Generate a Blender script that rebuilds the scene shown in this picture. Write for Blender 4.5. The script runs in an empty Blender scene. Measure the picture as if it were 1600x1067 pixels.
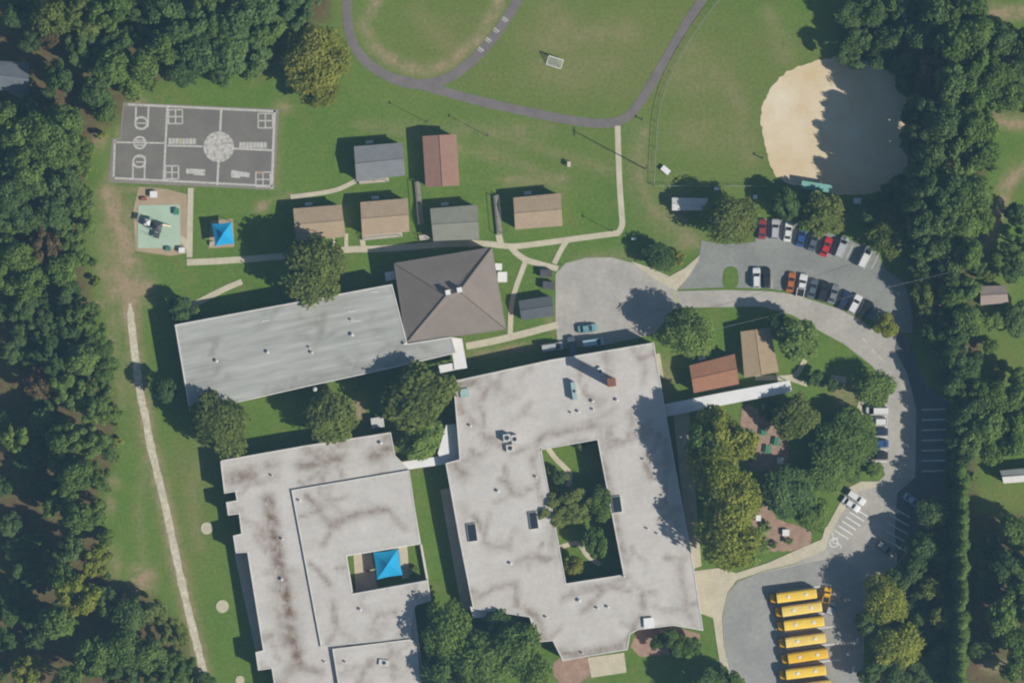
import bpy, bmesh, math, random
import numpy as np
from mathutils import Vector, geometry, noise

random.seed(7)
RNG = np.random.default_rng(11)
sc = bpy.context.scene
COL = sc.collection
R = math.radians

# ------------------------------------------------------------------ camera, sky, sun, exposure
S = 0.15            # metres on the ground per photograph pixel
CAMH = 1100.0       # height of the survey aircraft
cam_d = bpy.data.cameras.new('camera'); cam = bpy.data.objects.new('camera', cam_d); COL.objects.link(cam)
cam.location = (0, 0, CAMH); cam.rotation_euler = (0, 0, 0)
cam_d.sensor_width = 36.0; cam_d.lens = 36.0 * CAMH / (1600 * S)
cam_d.clip_start = 1.0; cam_d.clip_end = 5000.0
sc.camera = cam

SUN_EL = 38.5
SHX, SHY = -0.8836, 0.4683          # shadows fall up and to the left in the picture
wd = bpy.data.worlds.new('World'); sc.world = wd; wd.use_nodes = True
wn = wd.node_tree.nodes; wl = wd.node_tree.links
sky = wn.new('ShaderNodeTexSky'); sky.sky_type = 'NISHITA'; sky.sun_disc = False
sky.sun_elevation = R(SUN_EL); sky.sun_rotation = math.atan2(-SHX, -SHY)
sky.air_density = 1.0; sky.dust_density = 1.0; sky.ozone_density = 2.5
wl.new(sky.outputs[0], wn['Background'].inputs[0]); wn['Background'].inputs[1].default_value = 0.056
sun_d = bpy.data.lights.new('sun', 'SUN'); sun = bpy.data.objects.new('sun', sun_d); COL.objects.link(sun)
sun_d.energy = 4.7; sun_d.angle = R(0.53); sun_d.color = (1.0, 0.94, 0.84)
ce = math.cos(R(SUN_EL))
sun.rotation_euler = Vector((SHX * ce, SHY * ce, -math.sin(R(SUN_EL)))).to_track_quat('-Z', 'Y').to_euler()
sun.location = (200, -100, 300)
sc.view_settings.view_transform = 'Standard'; sc.view_settings.look = 'None'
sc.view_settings.gamma = 1.0; sc.view_settings.use_curve_mapping = False
sc.view_settings.exposure = 0.18
sc.cycles.filter_width = 2.1
sc.cycles.max_bounces = 5; sc.cycles.diffuse_bounces = 3; sc.cycles.transparent_max_bounces = 6

# ------------------------------------------------------------------ helpers
def W(x, y, z=0.0):
    k = (CAMH - z) / CAMH * S
    return Vector(((x - 800) * k, (533.5 - y) * k, z))

def tag(o, label=None, cat=None, group=None, kind=None):
    if label: o['label'] = label
    if cat: o['category'] = cat
    if group: o['group'] = group
    if kind: o['kind'] = kind
    return o

def empty(name, loc, rz=0.0, label=None, cat=None, group=None):
    o = bpy.data.objects.new(name, None); COL.objects.link(o)
    o.empty_display_size = 0.5
    o.location = loc; o.rotation_euler = (0, 0, rz)
    return tag(o, label, cat, group)

def link_mesh(name, me, parent=None, m=None, loc=(0, 0, 0), rz=0.0):
    o = bpy.data.objects.new(name, me); COL.objects.link(o)
    o.location = loc; o.rotation_euler = (0, 0, rz)
    if parent is not None: o.parent = parent
    if m is not None:
        if len(me.materials) == 0: me.materials.append(m)
        else:
            o.material_slots[0].link = 'OBJECT'; o.material_slots[0].material = m
    return o

class MB:
    """collects faces for ONE mesh"""
    def __init__(s): s.v = []; s.f = []; s.mi = []
    def add(s, vs, fs, mi=0):
        b = len(s.v); s.v += [tuple(v) for v in vs]
        for f in fs: s.f.append(tuple(b + i for i in f)); s.mi.append(mi)
        return s
    def box(s, c, d, rz=0.0, mi=0, taper=1.0):
        cx, cy, cz = c; hx, hy, hz = d[0] / 2, d[1] / 2, d[2] / 2
        co, si = math.cos(rz), math.sin(rz); vs = []
        for k in (-1, 1):
            t = 1.0 if k < 0 else taper
            for i, j in ((-1, -1), (1, -1), (1, 1), (-1, 1)):
                x, y = i * hx * t, j * hy * t
                vs.append((cx + x * co - y * si, cy + x * si + y * co, cz + k * hz))
        return s.add(vs, [(3, 2, 1, 0), (4, 5, 6, 7), (0, 1, 5, 4), (1, 2, 6, 5), (2, 3, 7, 6), (3, 0, 4, 7)], mi)
    def prism(s, poly, z0, z1, mi=0):
        n = len(poly)
        a = sum(poly[i][0] * poly[(i + 1) % n][1] - poly[(i + 1) % n][0] * poly[i][1] for i in range(n))
        if a < 0: poly = list(poly)[::-1]
        vs = [(p[0], p[1], z0) for p in poly] + [(p[0], p[1], z1) for p in poly]
        fs = [tuple(range(n - 1, -1, -1)), tuple(range(n, 2 * n))]
        fs += [(i, (i + 1) % n, n + (i + 1) % n, n + i) for i in range(n)]
        return s.add(vs, fs, mi)
    def tube(s, p0, p1, r0, r1=None, n=8, mi=0):
        p0, p1 = Vector(p0), Vector(p1); r1 = r0 if r1 is None else r1
        d = (p1 - p0).normalized(); u = d.orthogonal().normalized(); w = d.cross(u)
        vs = []
        for p, r in ((p0, r0), (p1, r1)):
            for i in range(n):
                a = 2 * math.pi * i / n; vs.append(p + u * math.cos(a) * r + w * math.sin(a) * r)
        fs = [(i, (i + 1) % n, n + (i + 1) % n, n + i) for i in range(n)]
        fs += [tuple(range(n - 1, -1, -1)), tuple(range(n, 2 * n))]
        return s.add(vs, fs, mi)
    def build(s, name, mats, parent=None, origin=None, smooth=False, loc=(0, 0, 0), rz=0.0):
        me = bpy.data.meshes.new(name)
        o = Vector(origin) if origin is not None else Vector((0, 0, 0))
        me.from_pydata([(v[0] - o.x, v[1] - o.y, v[2] - o.z) for v in s.v], [], s.f)
        if not isinstance(mats, (list, tuple)): mats = [mats]
        for m in mats: me.materials.append(m)
        if len(mats) > 1: me.polygons.foreach_set('material_index', s.mi)
        if smooth: me.polygons.foreach_set('use_smooth', [True] * len(s.f))
        me.update()
        ob = bpy.data.objects.new(name, me); COL.objects.link(ob)
        if parent is not None: ob.parent = parent
        ob.location = loc; ob.rotation_euler = (0, 0, rz)
        return ob

def smooth_line(pts, n=6):
    out = []
    for i in range(len(pts) - 1):
        p0 = pts[max(i - 1, 0)]; p1 = pts[i]; p2 = pts[i + 1]; p3 = pts[min(i + 2, len(pts) - 1)]
        for k in range(n):
            t = k / n
            out.append(tuple(0.5 * (2 * p1[j] + (p2[j] - p0[j]) * t + (2 * p0[j] - 5 * p1[j] + 4 * p2[j] - p3[j]) * t * t
                                    + (3 * p1[j] - p0[j] - 3 * p2[j] + p3[j]) * t ** 3) for j in range(2)))
    out.append(tuple(pts[-1])); return out

def smooth_loop(pts, n=5):
    m = len(pts); out = []
    for i in range(m):
        p0, p1, p2, p3 = pts[i - 1], pts[i], pts[(i + 1) % m], pts[(i + 2) % m]
        for k in range(n):
            t = k / n
            out.append(tuple(0.5 * (2 * p1[j] + (p2[j] - p0[j]) * t + (2 * p0[j] - 5 * p1[j] + 4 * p2[j] - p3[j]) * t * t
                                    + (3 * p1[j] - p0[j] - 3 * p2[j] + p3[j]) * t ** 3) for j in range(2)))
    return out

# ------------------------------------------------------------------ materials
def _n(nt, t, **kw):
    n = nt.nodes.new(t)
    for k, v in kw.items(): setattr(n, k, v)
    return n

def mat(name, c1, c2=None, scale=0.5, rough=0.85, fine=0.12, fscale=3.0, stretch=None, attr=None, acol=None,
        bump=0.0, metal=0.0, spec=0.3, seam=None, c3=None):
    m = bpy.data.materials.new(name); m.use_nodes = True; nt = m.node_tree; L = nt.links.new
    b = nt.nodes['Principled BSDF']; b.inputs['Roughness'].default_value = rough; b.inputs['Metallic'].default_value = metal
    b.inputs['Specular IOR Level'].default_value = spec
    c2 = c2 or tuple(c * 0.85 for c in c1)
    geo = _n(nt, 'ShaderNodeNewGeometry'); mp = _n(nt, 'ShaderNodeMapping')
    L(geo.outputs['Position'], mp.inputs['Vector'])
    if stretch:
        mp.inputs['Rotation'].default_value = (0, 0, stretch[0]); mp.inputs['Scale'].default_value = (stretch[1], stretch[2], 1)
        mp.vector_type = 'TEXTURE'
        mp.inputs['Scale'].default_value = (1 / stretch[1], 1 / stretch[2], 1)
    n1 = _n(nt, 'ShaderNodeTexNoise'); n1.inputs['Scale'].default_value = scale; n1.inputs['Detail'].default_value = 5; n1.inputs['Roughness'].default_value = 0.62
    L(mp.outputs[0], n1.inputs['Vector'])
    cr = _n(nt, 'ShaderNodeValToRGB'); e = cr.color_ramp.elements
    e[0].position = 0.34; e[1].position = 0.66; e[0].color = (*c2, 1); e[1].color = (*c1, 1)
    if c3:
        x = cr.color_ramp.elements.new(0.8); x.color = (*c3, 1)
    L(n1.outputs['Fac'], cr.inputs['Fac'])
    n2 = _n(nt, 'ShaderNodeTexNoise'); n2.inputs['Scale'].default_value = fscale; n2.inputs['Detail'].default_value = 3
    L(mp.outputs[0], n2.inputs['Vector'])
    mr = _n(nt, 'ShaderNodeMapRange'); mr.inputs['From Min'].default_value = 0.25; mr.inputs['From Max'].default_value = 0.75
    mr.inputs['To Min'].default_value = 1 - fine; mr.inputs['To Max'].default_value = 1 + fine
    L(n2.outputs['Fac'], mr.inputs['Value'])
    mul = _n(nt, 'ShaderNodeVectorMath', operation='SCALE'); L(cr.outputs['Color'], mul.inputs[0]); L(mr.outputs[0], mul.inputs['Scale'])
    out = mul.outputs[0]
    if attr:
        at = _n(nt, 'ShaderNodeAttribute'); at.attribute_name = attr
        n3 = _n(nt, 'ShaderNodeTexNoise'); n3.inputs['Scale'].default_value = 0.45; n3.inputs['Detail'].default_value = 6; n3.inputs['Roughness'].default_value = 0.65
        L(geo.outputs['Position'], n3.inputs['Vector'])
        m3 = _n(nt, 'ShaderNodeMapRange'); m3.inputs['From Min'].default_value = 0.32; m3.inputs['From Max'].default_value = 0.66
        m3.inputs['To Min'].default_value = 0.28; m3.inputs['To Max'].default_value = 1.25
        L(n3.outputs['Fac'], m3.inputs['Value'])
        mm = _n(nt, 'ShaderNodeMath', operation='MULTIPLY', use_clamp=True); L(at.outputs['Fac'], mm.inputs[0]); L(m3.outputs[0], mm.inputs[1])
        mx = _n(nt, 'ShaderNodeMix', data_type='RGBA'); L(mm.outputs[0], mx.inputs['Factor']); L(out, mx.inputs['A']); mx.inputs['B'].default_value = (*acol, 1)
        out = mx.outputs['Result']
    if seam:
        m4 = _n(nt, 'ShaderNodeMapping', vector_type='TEXTURE'); m4.inputs['Rotation'].default_value = (0, 0, seam[0]); L(geo.outputs['Position'], m4.inputs['Vector'])
        bk = _n(nt, 'ShaderNodeTexBrick'); bk.inputs['Scale'].default_value = 1.0; bk.inputs['Brick Width'].default_value = seam[1]; bk.inputs['Row Height'].default_value = seam[2]; bk.inputs['Mortar Size'].default_value = 0.09; bk.inputs['Mortar Smooth'].default_value = 0.6
        bk.inputs['Color1'].default_value = (1, 1, 1, 1); bk.inputs['Color2'].default_value = (.955, .955, .955, 1); bk.inputs['Mortar'].default_value = (.93, .925, .92, 1)
        L(m4.outputs[0], bk.inputs['Vector']); mv = _n(nt, 'ShaderNodeVectorMath', operation='MULTIPLY'); L(out, mv.inputs[0]); L(bk.outputs['Color'], mv.inputs[1]); out = mv.outputs[0]
    L(out, b.inputs['Base Color'])
    if bump:
        bp = _n(nt, 'ShaderNodeBump'); bp.inputs['Strength'].default_value = bump; bp.inputs['Distance'].default_value = 0.056
        L(n2.outputs['Fac'], bp.inputs['Height']); L(bp.outputs[0], b.inputs['Normal'])
    return m

def leaf_mat(name, dark, light, trans=0.25):
    m = bpy.data.materials.new(name); m.use_nodes = True; nt = m.node_tree; L = nt.links.new
    nt.nodes.remove(nt.nodes['Principled BSDF']); out = nt.nodes['Material Output']
    at = _n(nt, 'ShaderNodeAttribute'); at.attribute_name = 'tint'
    oi = _n(nt, 'ShaderNodeObjectInfo')
    a = _n(nt, 'ShaderNodeMath', operation='MULTIPLY_ADD'); a.inputs[1].default_value = 0.5; a.inputs[2].default_value = -0.25
    L(oi.outputs['Random'], a.inputs[0])
    s = _n(nt, 'ShaderNodeMath', operation='ADD', use_clamp=True); L(at.outputs['Fac'], s.inputs[0]); L(a.outputs[0], s.inputs[1])
    mx = _n(nt, 'ShaderNodeMix', data_type='RGBA'); L(s.outputs[0], mx.inputs['Factor'])
    mx.inputs['A'].default_value = (*dark, 1); mx.inputs['B'].default_value = (*light, 1)
    d = _n(nt, 'ShaderNodeBsdfDiffuse'); t = _n(nt, 'ShaderNodeBsdfTranslucent')
    L(mx.outputs['Result'], d.inputs['Color']); L(mx.outputs['Result'], t.inputs['Color'])
    ms = _n(nt, 'ShaderNodeMixShader'); ms.inputs[0].default_value = trans
    L(d.outputs[0], ms.inputs[1]); L(t.outputs[0], ms.inputs[2]); L(ms.outputs[0], out.inputs['Surface'])
    return m

def ground_mat():
    m = bpy.data.materials.new('grass_ground'); m.use_nodes = True; nt = m.node_tree; L = nt.links.new
    b = nt.nodes['Principled BSDF']; b.inputs['Roughness'].default_value = 0.95; b.inputs['Specular IOR Level'].default_value = 0.1
    geo = _n(nt, 'ShaderNodeNewGeometry')
    def nz(scale, detail=5, rough=0.6, lo=0.3, hi=0.7, t0=0.0, t1=1.0):
        n = _n(nt, 'ShaderNodeTexNoise'); n.inputs['Scale'].default_value = scale; n.inputs['Detail'].default_value = detail; n.inputs['Roughness'].default_value = rough
        L(geo.outputs['Position'], n.inputs['Vector'])
        r = _n(nt, 'ShaderNodeMapRange'); r.inputs['From Min'].default_value = lo; r.inputs['From Max'].default_value = hi
        r.inputs['To Min'].default_value = t0; r.inputs['To Max'].default_value = t1; L(n.outputs['Fac'], r.inputs['Value'])
        return r.outputs[0]
    def mix(f, a, c):
        x = _n(nt, 'ShaderNodeMix', data_type='RGBA')
        L(f, x.inputs['Factor']); 
        if isinstance(a, tuple): x.inputs['A'].default_value = (*a, 1)
        else: L(a, x.inputs['A'])
        if isinstance(c, tuple): x.inputs['B'].default_value = (*c, 1)
        else: L(c, x.inputs['B'])
        return x.outputs['Result']
    def att(nm, brk):
        a = _n(nt, 'ShaderNodeAttribute'); a.attribute_name = nm
        x = _n(nt, 'ShaderNodeMath', operation='MULTIPLY', use_clamp=True); L(a.outputs['Fac'], x.inputs[0]); L(brk, x.inputs[1]); return x.outputs[0]
    g = mix(nz(0.045), (0.082, 0.166, 0.022), (0.124, 0.202, 0.036))
    g = mix(nz(0.30, 7, 0.75, 0.40, 0.68, 0, 0.8), g, (0.140, 0.205, 0.042))
    g = mix(nz(0.11, 6, 0.7, 0.54, 0.72, 0, 0.6), g, (0.200, 0.185, 0.070))
    g = mix(att('olive', nz(0.08, 5, 0.6, 0.2, 0.6, 0.45, 1.0)), g, (0.172, 0.192, 0.054))
    g = mix(att('tan', nz(0.28, 7, 0.72, 0.34, 0.60, 0.22, 1.25)), g, (0.340, 0.260, 0.160))
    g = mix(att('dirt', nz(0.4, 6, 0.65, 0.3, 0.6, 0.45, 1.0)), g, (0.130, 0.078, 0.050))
    v = nz(1.3, 6, 0.75, 0.28, 0.72, 0.72, 1.28)
    sc_ = _n(nt, 'ShaderNodeVectorMath', operation='SCALE'); L(g, sc_.inputs[0]); L(v, sc_.inputs['Scale'])
    L(sc_.outputs[0], b.inputs['Base Color'])
    return m

M = {}
M['ground'] = ground_mat()
M['track'] = mat('track_asphalt', (0.205, 0.180, 0.172), (0.160, 0.142, 0.135), 0.3, fine=0.12)
M['concrete'] = mat('path_concrete', (0.58, 0.53, 0.40), (0.49, 0.445, 0.33), 0.35, fine=0.12)
M['gravel'] = mat('pale_gravel', (0.62, 0.57, 0.46), (0.46, 0.41, 0.29), 0.5, fine=0.22, fscale=1.5)
M['road'] = mat('light_road', (0.455, 0.43, 0.38), (0.36, 0.34, 0.305), 0.16, fine=0.10, fscale=1.0)
M['asphalt'] = mat('grey_asphalt', (0.285, 0.295, 0.27), (0.225, 0.235, 0.22), 0.14, fine=0.10, fscale=1.0)
M['loop'] = mat('bus_loop_asphalt', (0.345, 0.345, 0.32), (0.275, 0.28, 0.265), 0.14, fine=0.10, fscale=1.0)
M['kerb'] = mat('kerb_concrete', (0.55, 0.50, 0.40), (0.47, 0.42, 0.33), 0.6, fine=0.1)
M['court'] = mat('court_asphalt', (0.205, 0.188, 0.165), (0.165, 0.155, 0.140), 0.18, fine=0.1)
M['court_edge'] = mat('court_margin', (0.275, 0.245, 0.21), (0.23, 0.205, 0.175), 0.2, fine=0.1)
M['line'] = mat('worn_white_line', (0.58, 0.56, 0.52), (0.42, 0.405, 0.37), 1.2, fine=0.15)
M['linedim'] = mat('faded_line', (0.40, 0.38, 0.34), (0.33, 0.31, 0.275), 1.2, fine=0.15)
M['stall'] = mat('stall_paint', (0.74, 0.74, 0.72), (0.60, 0.60, 0.58), 1.2, fine=0.12)
M['lineyel'] = mat('faded_yellow_line', (0.46, 0.45, 0.27), None, 1.2)
M['linered'] = mat('faded_red_line', (0.45, 0.28, 0.22), None, 1.2)
M['sand'] = mat('infield_sand', (0.72, 0.63, 0.47), (0.63, 0.49, 0.29), 0.09, fine=0.08, c3=(0.79, 0.74, 0.63))
M['mulch'] = mat('mulch', (0.40, 0.275, 0.205), (0.30, 0.195, 0.145), 0.6, fine=0.25)
M['playdirt'] = mat('play_dirt', (0.46, 0.35, 0.24), (0.36, 0.28, 0.18), 0.3, fine=0.12)
M['rubber'] = mat('green_rubber', (0.43, 0.55, 0.42), (0.37, 0.50, 0.38), 0.25, fine=0.06)
M['roofA'] = mat('pale_membrane', (0.60, 0.57, 0.53), (0.525, 0.495, 0.455), 0.16, rough=0.8, fine=0.07, fscale=1.2, attr='stain', acol=(0.185, 0.120, 0.080), seam=(R(9.5), 14.0, 2.1))
M['roofB'] = mat('grey_green_membrane', (0.465, 0.47, 0.435), (0.345, 0.35, 0.32), 0.5, rough=0.8, fine=0.10, fscale=1.2, stretch=(R(12), 0.12, 1.0), attr='stain', acol=(0.22, 0.21, 0.18), seam=(R(11), 18.0, 1.8))
M['hip'] = mat('brown_shingle', (0.255, 0.215, 0.185), (0.220, 0.185, 0.160), 0.25, rough=0.9, fine=0.08)
M['trim'] = mat('white_trim', (0.70, 0.68, 0.63), (0.60, 0.58, 0.54), 0.6, fine=0.08)
M['white'] = mat('white_metal', (0.80, 0.80, 0.79), (0.73, 0.73, 0.72), 0.4, rough=0.5, fine=0.06)
M['brick'] = mat('red_brick', (0.27, 0.115, 0.075), (0.20, 0.085, 0.055), 2.0, fine=0.2, fscale=8)
M['wallbrick'] = mat('tan_brick', (0.33, 0.22, 0.15), (0.27, 0.17, 0.12), 1.5, fine=0.2, fscale=8)
M['siding'] = mat('tan_siding', (0.50, 0.44, 0.34), (0.44, 0.38, 0.29), 1.0, fine=0.06)
M['glass'] = mat('window_glass', (0.03, 0.04, 0.05), (0.025, 0.03, 0.04), 1.0, rough=0.12, fine=0.02, spec=0.5)
M['frame'] = mat('grey_frame', (0.45, 0.45, 0.44), None, 1.0, rough=0.5)
M['steel'] = mat('galvanised_steel', (0.42, 0.43, 0.44), (0.33, 0.34, 0.35), 1.0, rough=0.45, metal=0.4)
M['unit'] = mat('rooftop_unit', (0.62, 0.62, 0.60), (0.52, 0.52, 0.50), 0.8, rough=0.5)
M['unitdark'] = mat('dark_grille', (0.05, 0.05, 0.055), None, 1.0, rough=0.6)
M['teal'] = mat('pale_teal_metal', (0.38, 0.52, 0.50), None, 1.0, rough=0.5)
M['deck'] = mat('weathered_deck', (0.30, 0.275, 0.235), (0.22, 0.20, 0.17), 1.0, fine=0.2, stretch=(0, 0.3, 3))
M['wood'] = mat('pole_wood', (0.16, 0.12, 0.085), (0.11, 0.08, 0.055), 1.0, fine=0.2)
M['bark'] = mat('bark', (0.12, 0.09, 0.065), (0.07, 0.052, 0.038), 2.0, fine=0.25)
M['sail'] = mat('blue_fabric', (0.012, 0.36, 0.66), (0.010, 0.32, 0.60), 0.5, rough=0.7, fine=0.04)
M['tyre'] = mat('rubber_tyre', (0.02, 0.02, 0.02), None, 1.0)
M['black'] = mat('black_plastic', (0.025, 0.025, 0.027), None, 1.0, rough=0.5)
M['chrome'] = mat('wheel_rim', (0.5, 0.5, 0.5), None, 1.0, rough=0.35, metal=0.7)
M['lamp'] = mat('headlamp_lens', (0.75, 0.75, 0.72), None, 1.0, rough=0.2)
M['taillamp'] = mat('tail_lamp_lens', (0.35, 0.02, 0.02), None, 1.0, rough=0.2)
M['busyellow'] = mat('bus_yellow', (0.80, 0.42, 0.012), (0.74, 0.38, 0.010), 0.5, rough=0.4, fine=0.04)
M['busroof'] = mat('sun_bleached_yellow', (0.90, 0.63, 0.10), (0.84, 0.56, 0.07), 0.4, rough=0.5, fine=0.05)
M['picgreen'] = mat('green_plastic', (0.06, 0.25, 0.15), None, 1.0, rough=0.5)
M['greenmetal'] = mat('green_roof_metal', (0.20, 0.44, 0.38), (0.17, 0.38, 0.33), 0.5, rough=0.5)
M['playgrey'] = mat('grey_play_plastic', (0.10, 0.10, 0.11), (0.075, 0.075, 0.08), 1.0, rough=0.6)
M['cream'] = mat('cream_plastic', (0.68, 0.60, 0.46), None, 1.0, rough=0.5)
M['redplay'] = mat('brick_red_plastic', (0.32, 0.10, 0.07), None, 1.0, rough=0.5)
M['rail'] = mat('galvanised_rail', (0.36, 0.38, 0.36), None, 1.0, rough=0.5)

def carpaint(name, c, rough=0.3):
    return mat('paint_' + name, c, tuple(x * 0.95 for x in c), 0.4, rough=rough, fine=0.02, spec=0.5)
PAINT = {k: carpaint(k, c) for k, c in dict(
    white=(0.72, 0.72, 0.71), silver=(0.46, 0.47, 0.48), grey=(0.20, 0.215, 0.23), slate=(0.10, 0.125, 0.16), black=(0.022, 0.023, 0.025),
    navy=(0.02, 0.035, 0.085), blue=(0.03, 0.09, 0.26), red=(0.55, 0.025, 0.03), maroon=(0.28, 0.045, 0.04), orange=(0.45, 0.14, 0.03),
    teal=(0.17, 0.34, 0.36), paleblue=(0.35, 0.52, 0.62), yellow=(0.80, 0.46, 0.01)).items()}

# ------------------------------------------------------------------ the ground
def axis(lo, hi, step, far):
    a = list(np.arange(lo, hi + 0.01, step)); return [-v for v in far[::-1]] + a + list(far)
gx = axis(-150, 150, 1.2, [170, 240, 500, 1500]); gy = axis(-112, 112, 1.2, [135, 240, 500, 1500])
GX, GY = np.meshgrid(np.array(gx), np.array(gy))
PX = GX / S + 800; PY = 533.5 - GY / S
tan = np.zeros_like(PX); olive = np.zeros_like(PX); dirt = np.zeros_like(PX)
def blob(A, x, y, rx, ry, s, rot=0.0):
    c, q = math.cos(R(rot)), math.sin(R(rot)); dx, dy = PX - x, PY - y
    u = (dx * c + dy * q) / rx; v = (-dx * q + dy * c) / ry
    np.maximum(A, s * np.exp(-(u * u + v * v) ** 1.3), out=A)
def seg_dist(X, Y, pts):
    d = np.full_like(X, 1e9)
    for (x0, y0), (x1, y1) in zip(pts[:-1], pts[1:]):
        vx, vy = x1 - x0, y1 - y0; t = np.clip(((X - x0) * vx + (Y - y0) * vy) / (vx * vx + vy * vy + 1e-9), 0, 1)
        d = np.minimum(d, np.hypot(X - x0 - t * vx, Y - y0 - t * vy))
    return d
def band(A, pts, w, s): np.maximum(A, s * np.exp(-(seg_dist(PX, PY, pts) / w) ** 2), out=A)
def inside(X, Y, poly):
    r = np.zeros(X.shape, bool); n = len(poly)
    for i in range(n):
        x0, y0 = poly[i]; x1, y1 = poly[(i + 1) % n]
        c = ((y0 > Y) != (y1 > Y)) & (X < (x1 - x0) * (Y - y0) / (y1 - y0 + 1e-12) + x0); r ^= c
    return r
GRAVEL = [(203, 474), (204, 490), (208, 530), (213, 570), (220, 620), (227, 650), (234, 690), (246, 740), (258, 790), (271, 850), (284, 910), (297, 965), (309, 1012), (318, 1050)]
LOOP1 = [(541, -60), (542, 0), (545, 45), (557, 78), (580, 103), (612, 122), (650, 132), (690, 126), (722, 108), (757, 76), (787, 36), (812, -5), (835, -60)]
LOOP2 = [(612, 122), (650, 131), (700, 145), (760, 161), (830, 176), (885, 187), (935, 193), (968, 189), (990, 173), (1014, 138), (1040, 93), (1072, 38), (1099, -4), (1125, -60)]
for b in [(190, 380, 36, 64, 0.8), (203, 452, 38, 26, 1.2), (225, 446, 12, 14, 1.0), (180, 432, 26, 16, 0.8), (160, 475, 16, 10, 0.8), (176, 520, 14, 60, 0.45), (152, 220, 16, 18, 0.75),
          (222, 905, 22, 26, 0.95), (178, 885, 12, 30, 0.55), (176, 755, 14, 10, 0.75), (172, 790, 10, 16, 0.5), (190, 600, 12, 50, 0.4),
          (740, 235, 60, 10, 0.30), (830, 282, 46, 8, 0.62), (800, 205, 60, 14, 0.34), (700, 205, 90, 14, 0.22), (410, 322, 10, 8, 1.0), (600, 200, 60, 12, 0.25),
          (1050, 330, 34, 45, 0.42), (1000, 265, 22, 70, 0.32), (880, 60, 60, 30, 0.30), (900, 110, 70, 40, 0.2), (1090, 215, 60, 30, 0.25), (1085, 115, 50, 40, 0.25),
          (1070, 372, 22, 20, 0.55), (560, 640, 14, 20, 1.0), (1500, 300, 30, 20, 0.2), (1518, 568, 6, 15, 1.0), (1320, 615, 26, 30, 0.6), (1300, 600, 10, 8, 0.8),
          (340, 280, 60, 6, 0.3), (210, 296, 60, 6, 0.6), (442, 168, 14, 8, 0.9), (215, 157, 16, 6, 0.9), (1010, 640, 14, 8, 0.6), (780, 548, 60, 7, 0.75, -9),
          (960, 400, 50, 8, 0.5), (330, 360, 14, 22, 0.3), (1040, 600, 14, 40, 0.6), (865, 505, 12, 18, 0.6), (900, 1052, 30, 16, 0.5)]:
    blob(tan, *b)
band(tan, [(600, -20), (568, 40), (585, 75), (625, 103), (665, 112), (705, 98), (748, 60), (775, 15), (790, -30)], 9, 0.80)
band(tan, GRAVEL, 12, 1.0)
for p_, w_, k_ in (([(204, 500), (204, 460), (215, 440), (205, 400), (185, 350), (170, 300)], 15, 1.1), ([(204, 470), (180, 440), (160, 420)], 10, .8), ([(300, 300), (330, 240)], 5, .2), ([(437, 175), (432, 300)], 5, .35), ([(168, 285), (190, 200)], 6, .6), ([(455, 305), (420, 315), (400, 330)], 5, .5),
                   ([(560, 195), (640, 210), (740, 240), (830, 262), (880, 300)], 7, .34), ([(720, 195), (800, 215), (870, 240), (960, 270)], 8, .34), ([(790, 282), (880, 280)], 9, .55), ([(1005, 205), (1000, 280), (1020, 330), (1060, 360), (1095, 385)], 9, .5), ([(650, 20), (700, 70)], 14, .22), ([(860, 20), (900, 60), (980, 50)], 22, .34), ([(840, 110), (900, 130), (960, 100)], 16, .26), ([(1080, 80), (1150, 150), (1170, 250)], 16, .28), ([(1200, 20), (1230, 90)], 14, .28), ([(330, 690), (300, 760), (310, 850)], 12, .3), ([(230, 700), (215, 800), (225, 900)], 10, .3)):
    band(tan, p_, w_, k_)
for p in ([(1545, 25), (1570, 22), (1620, 18)], [(1540, 40), (1550, 18)], [(1553, 184), (1575, 192), (1620, 198)], [(1565, 320), (1572, 290), (1590, 268), (1620, 255)], [(1560, 330), (1540, 385), (1520, 392)], [(1530, 1040), (1620, 1050)]):
    band(tan, p, 12, 1.0)
for b in [(930, 80, 330, 120, 0.85), (1150, 150, 150, 160, 0.75), (700, 60, 110, 80, 0.9), (860, 240, 160, 70, 0.4), (1300, 60, 60, 60, 0.6), (300, 800, 40, 120, 0.6), (1560, 780, 60, 30, 0.8), (1570, 570, 40, 50, 0.7), (290, 720, 30, 60, 0.7)]:
    blob(olive, *b)
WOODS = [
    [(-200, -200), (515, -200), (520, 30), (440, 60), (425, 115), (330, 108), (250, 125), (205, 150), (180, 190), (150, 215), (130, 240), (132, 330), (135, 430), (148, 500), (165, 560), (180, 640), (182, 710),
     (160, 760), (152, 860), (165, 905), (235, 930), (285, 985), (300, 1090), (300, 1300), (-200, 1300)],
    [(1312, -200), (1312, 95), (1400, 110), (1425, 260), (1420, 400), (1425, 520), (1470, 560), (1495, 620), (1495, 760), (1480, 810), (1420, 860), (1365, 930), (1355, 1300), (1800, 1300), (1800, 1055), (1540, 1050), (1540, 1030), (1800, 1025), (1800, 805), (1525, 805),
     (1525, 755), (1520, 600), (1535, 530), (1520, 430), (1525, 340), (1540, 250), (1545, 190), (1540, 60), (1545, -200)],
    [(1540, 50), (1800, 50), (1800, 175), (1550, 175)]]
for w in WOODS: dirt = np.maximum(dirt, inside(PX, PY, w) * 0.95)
blob(dirt, 20, 605, 40, 50, 0.3)
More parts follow.
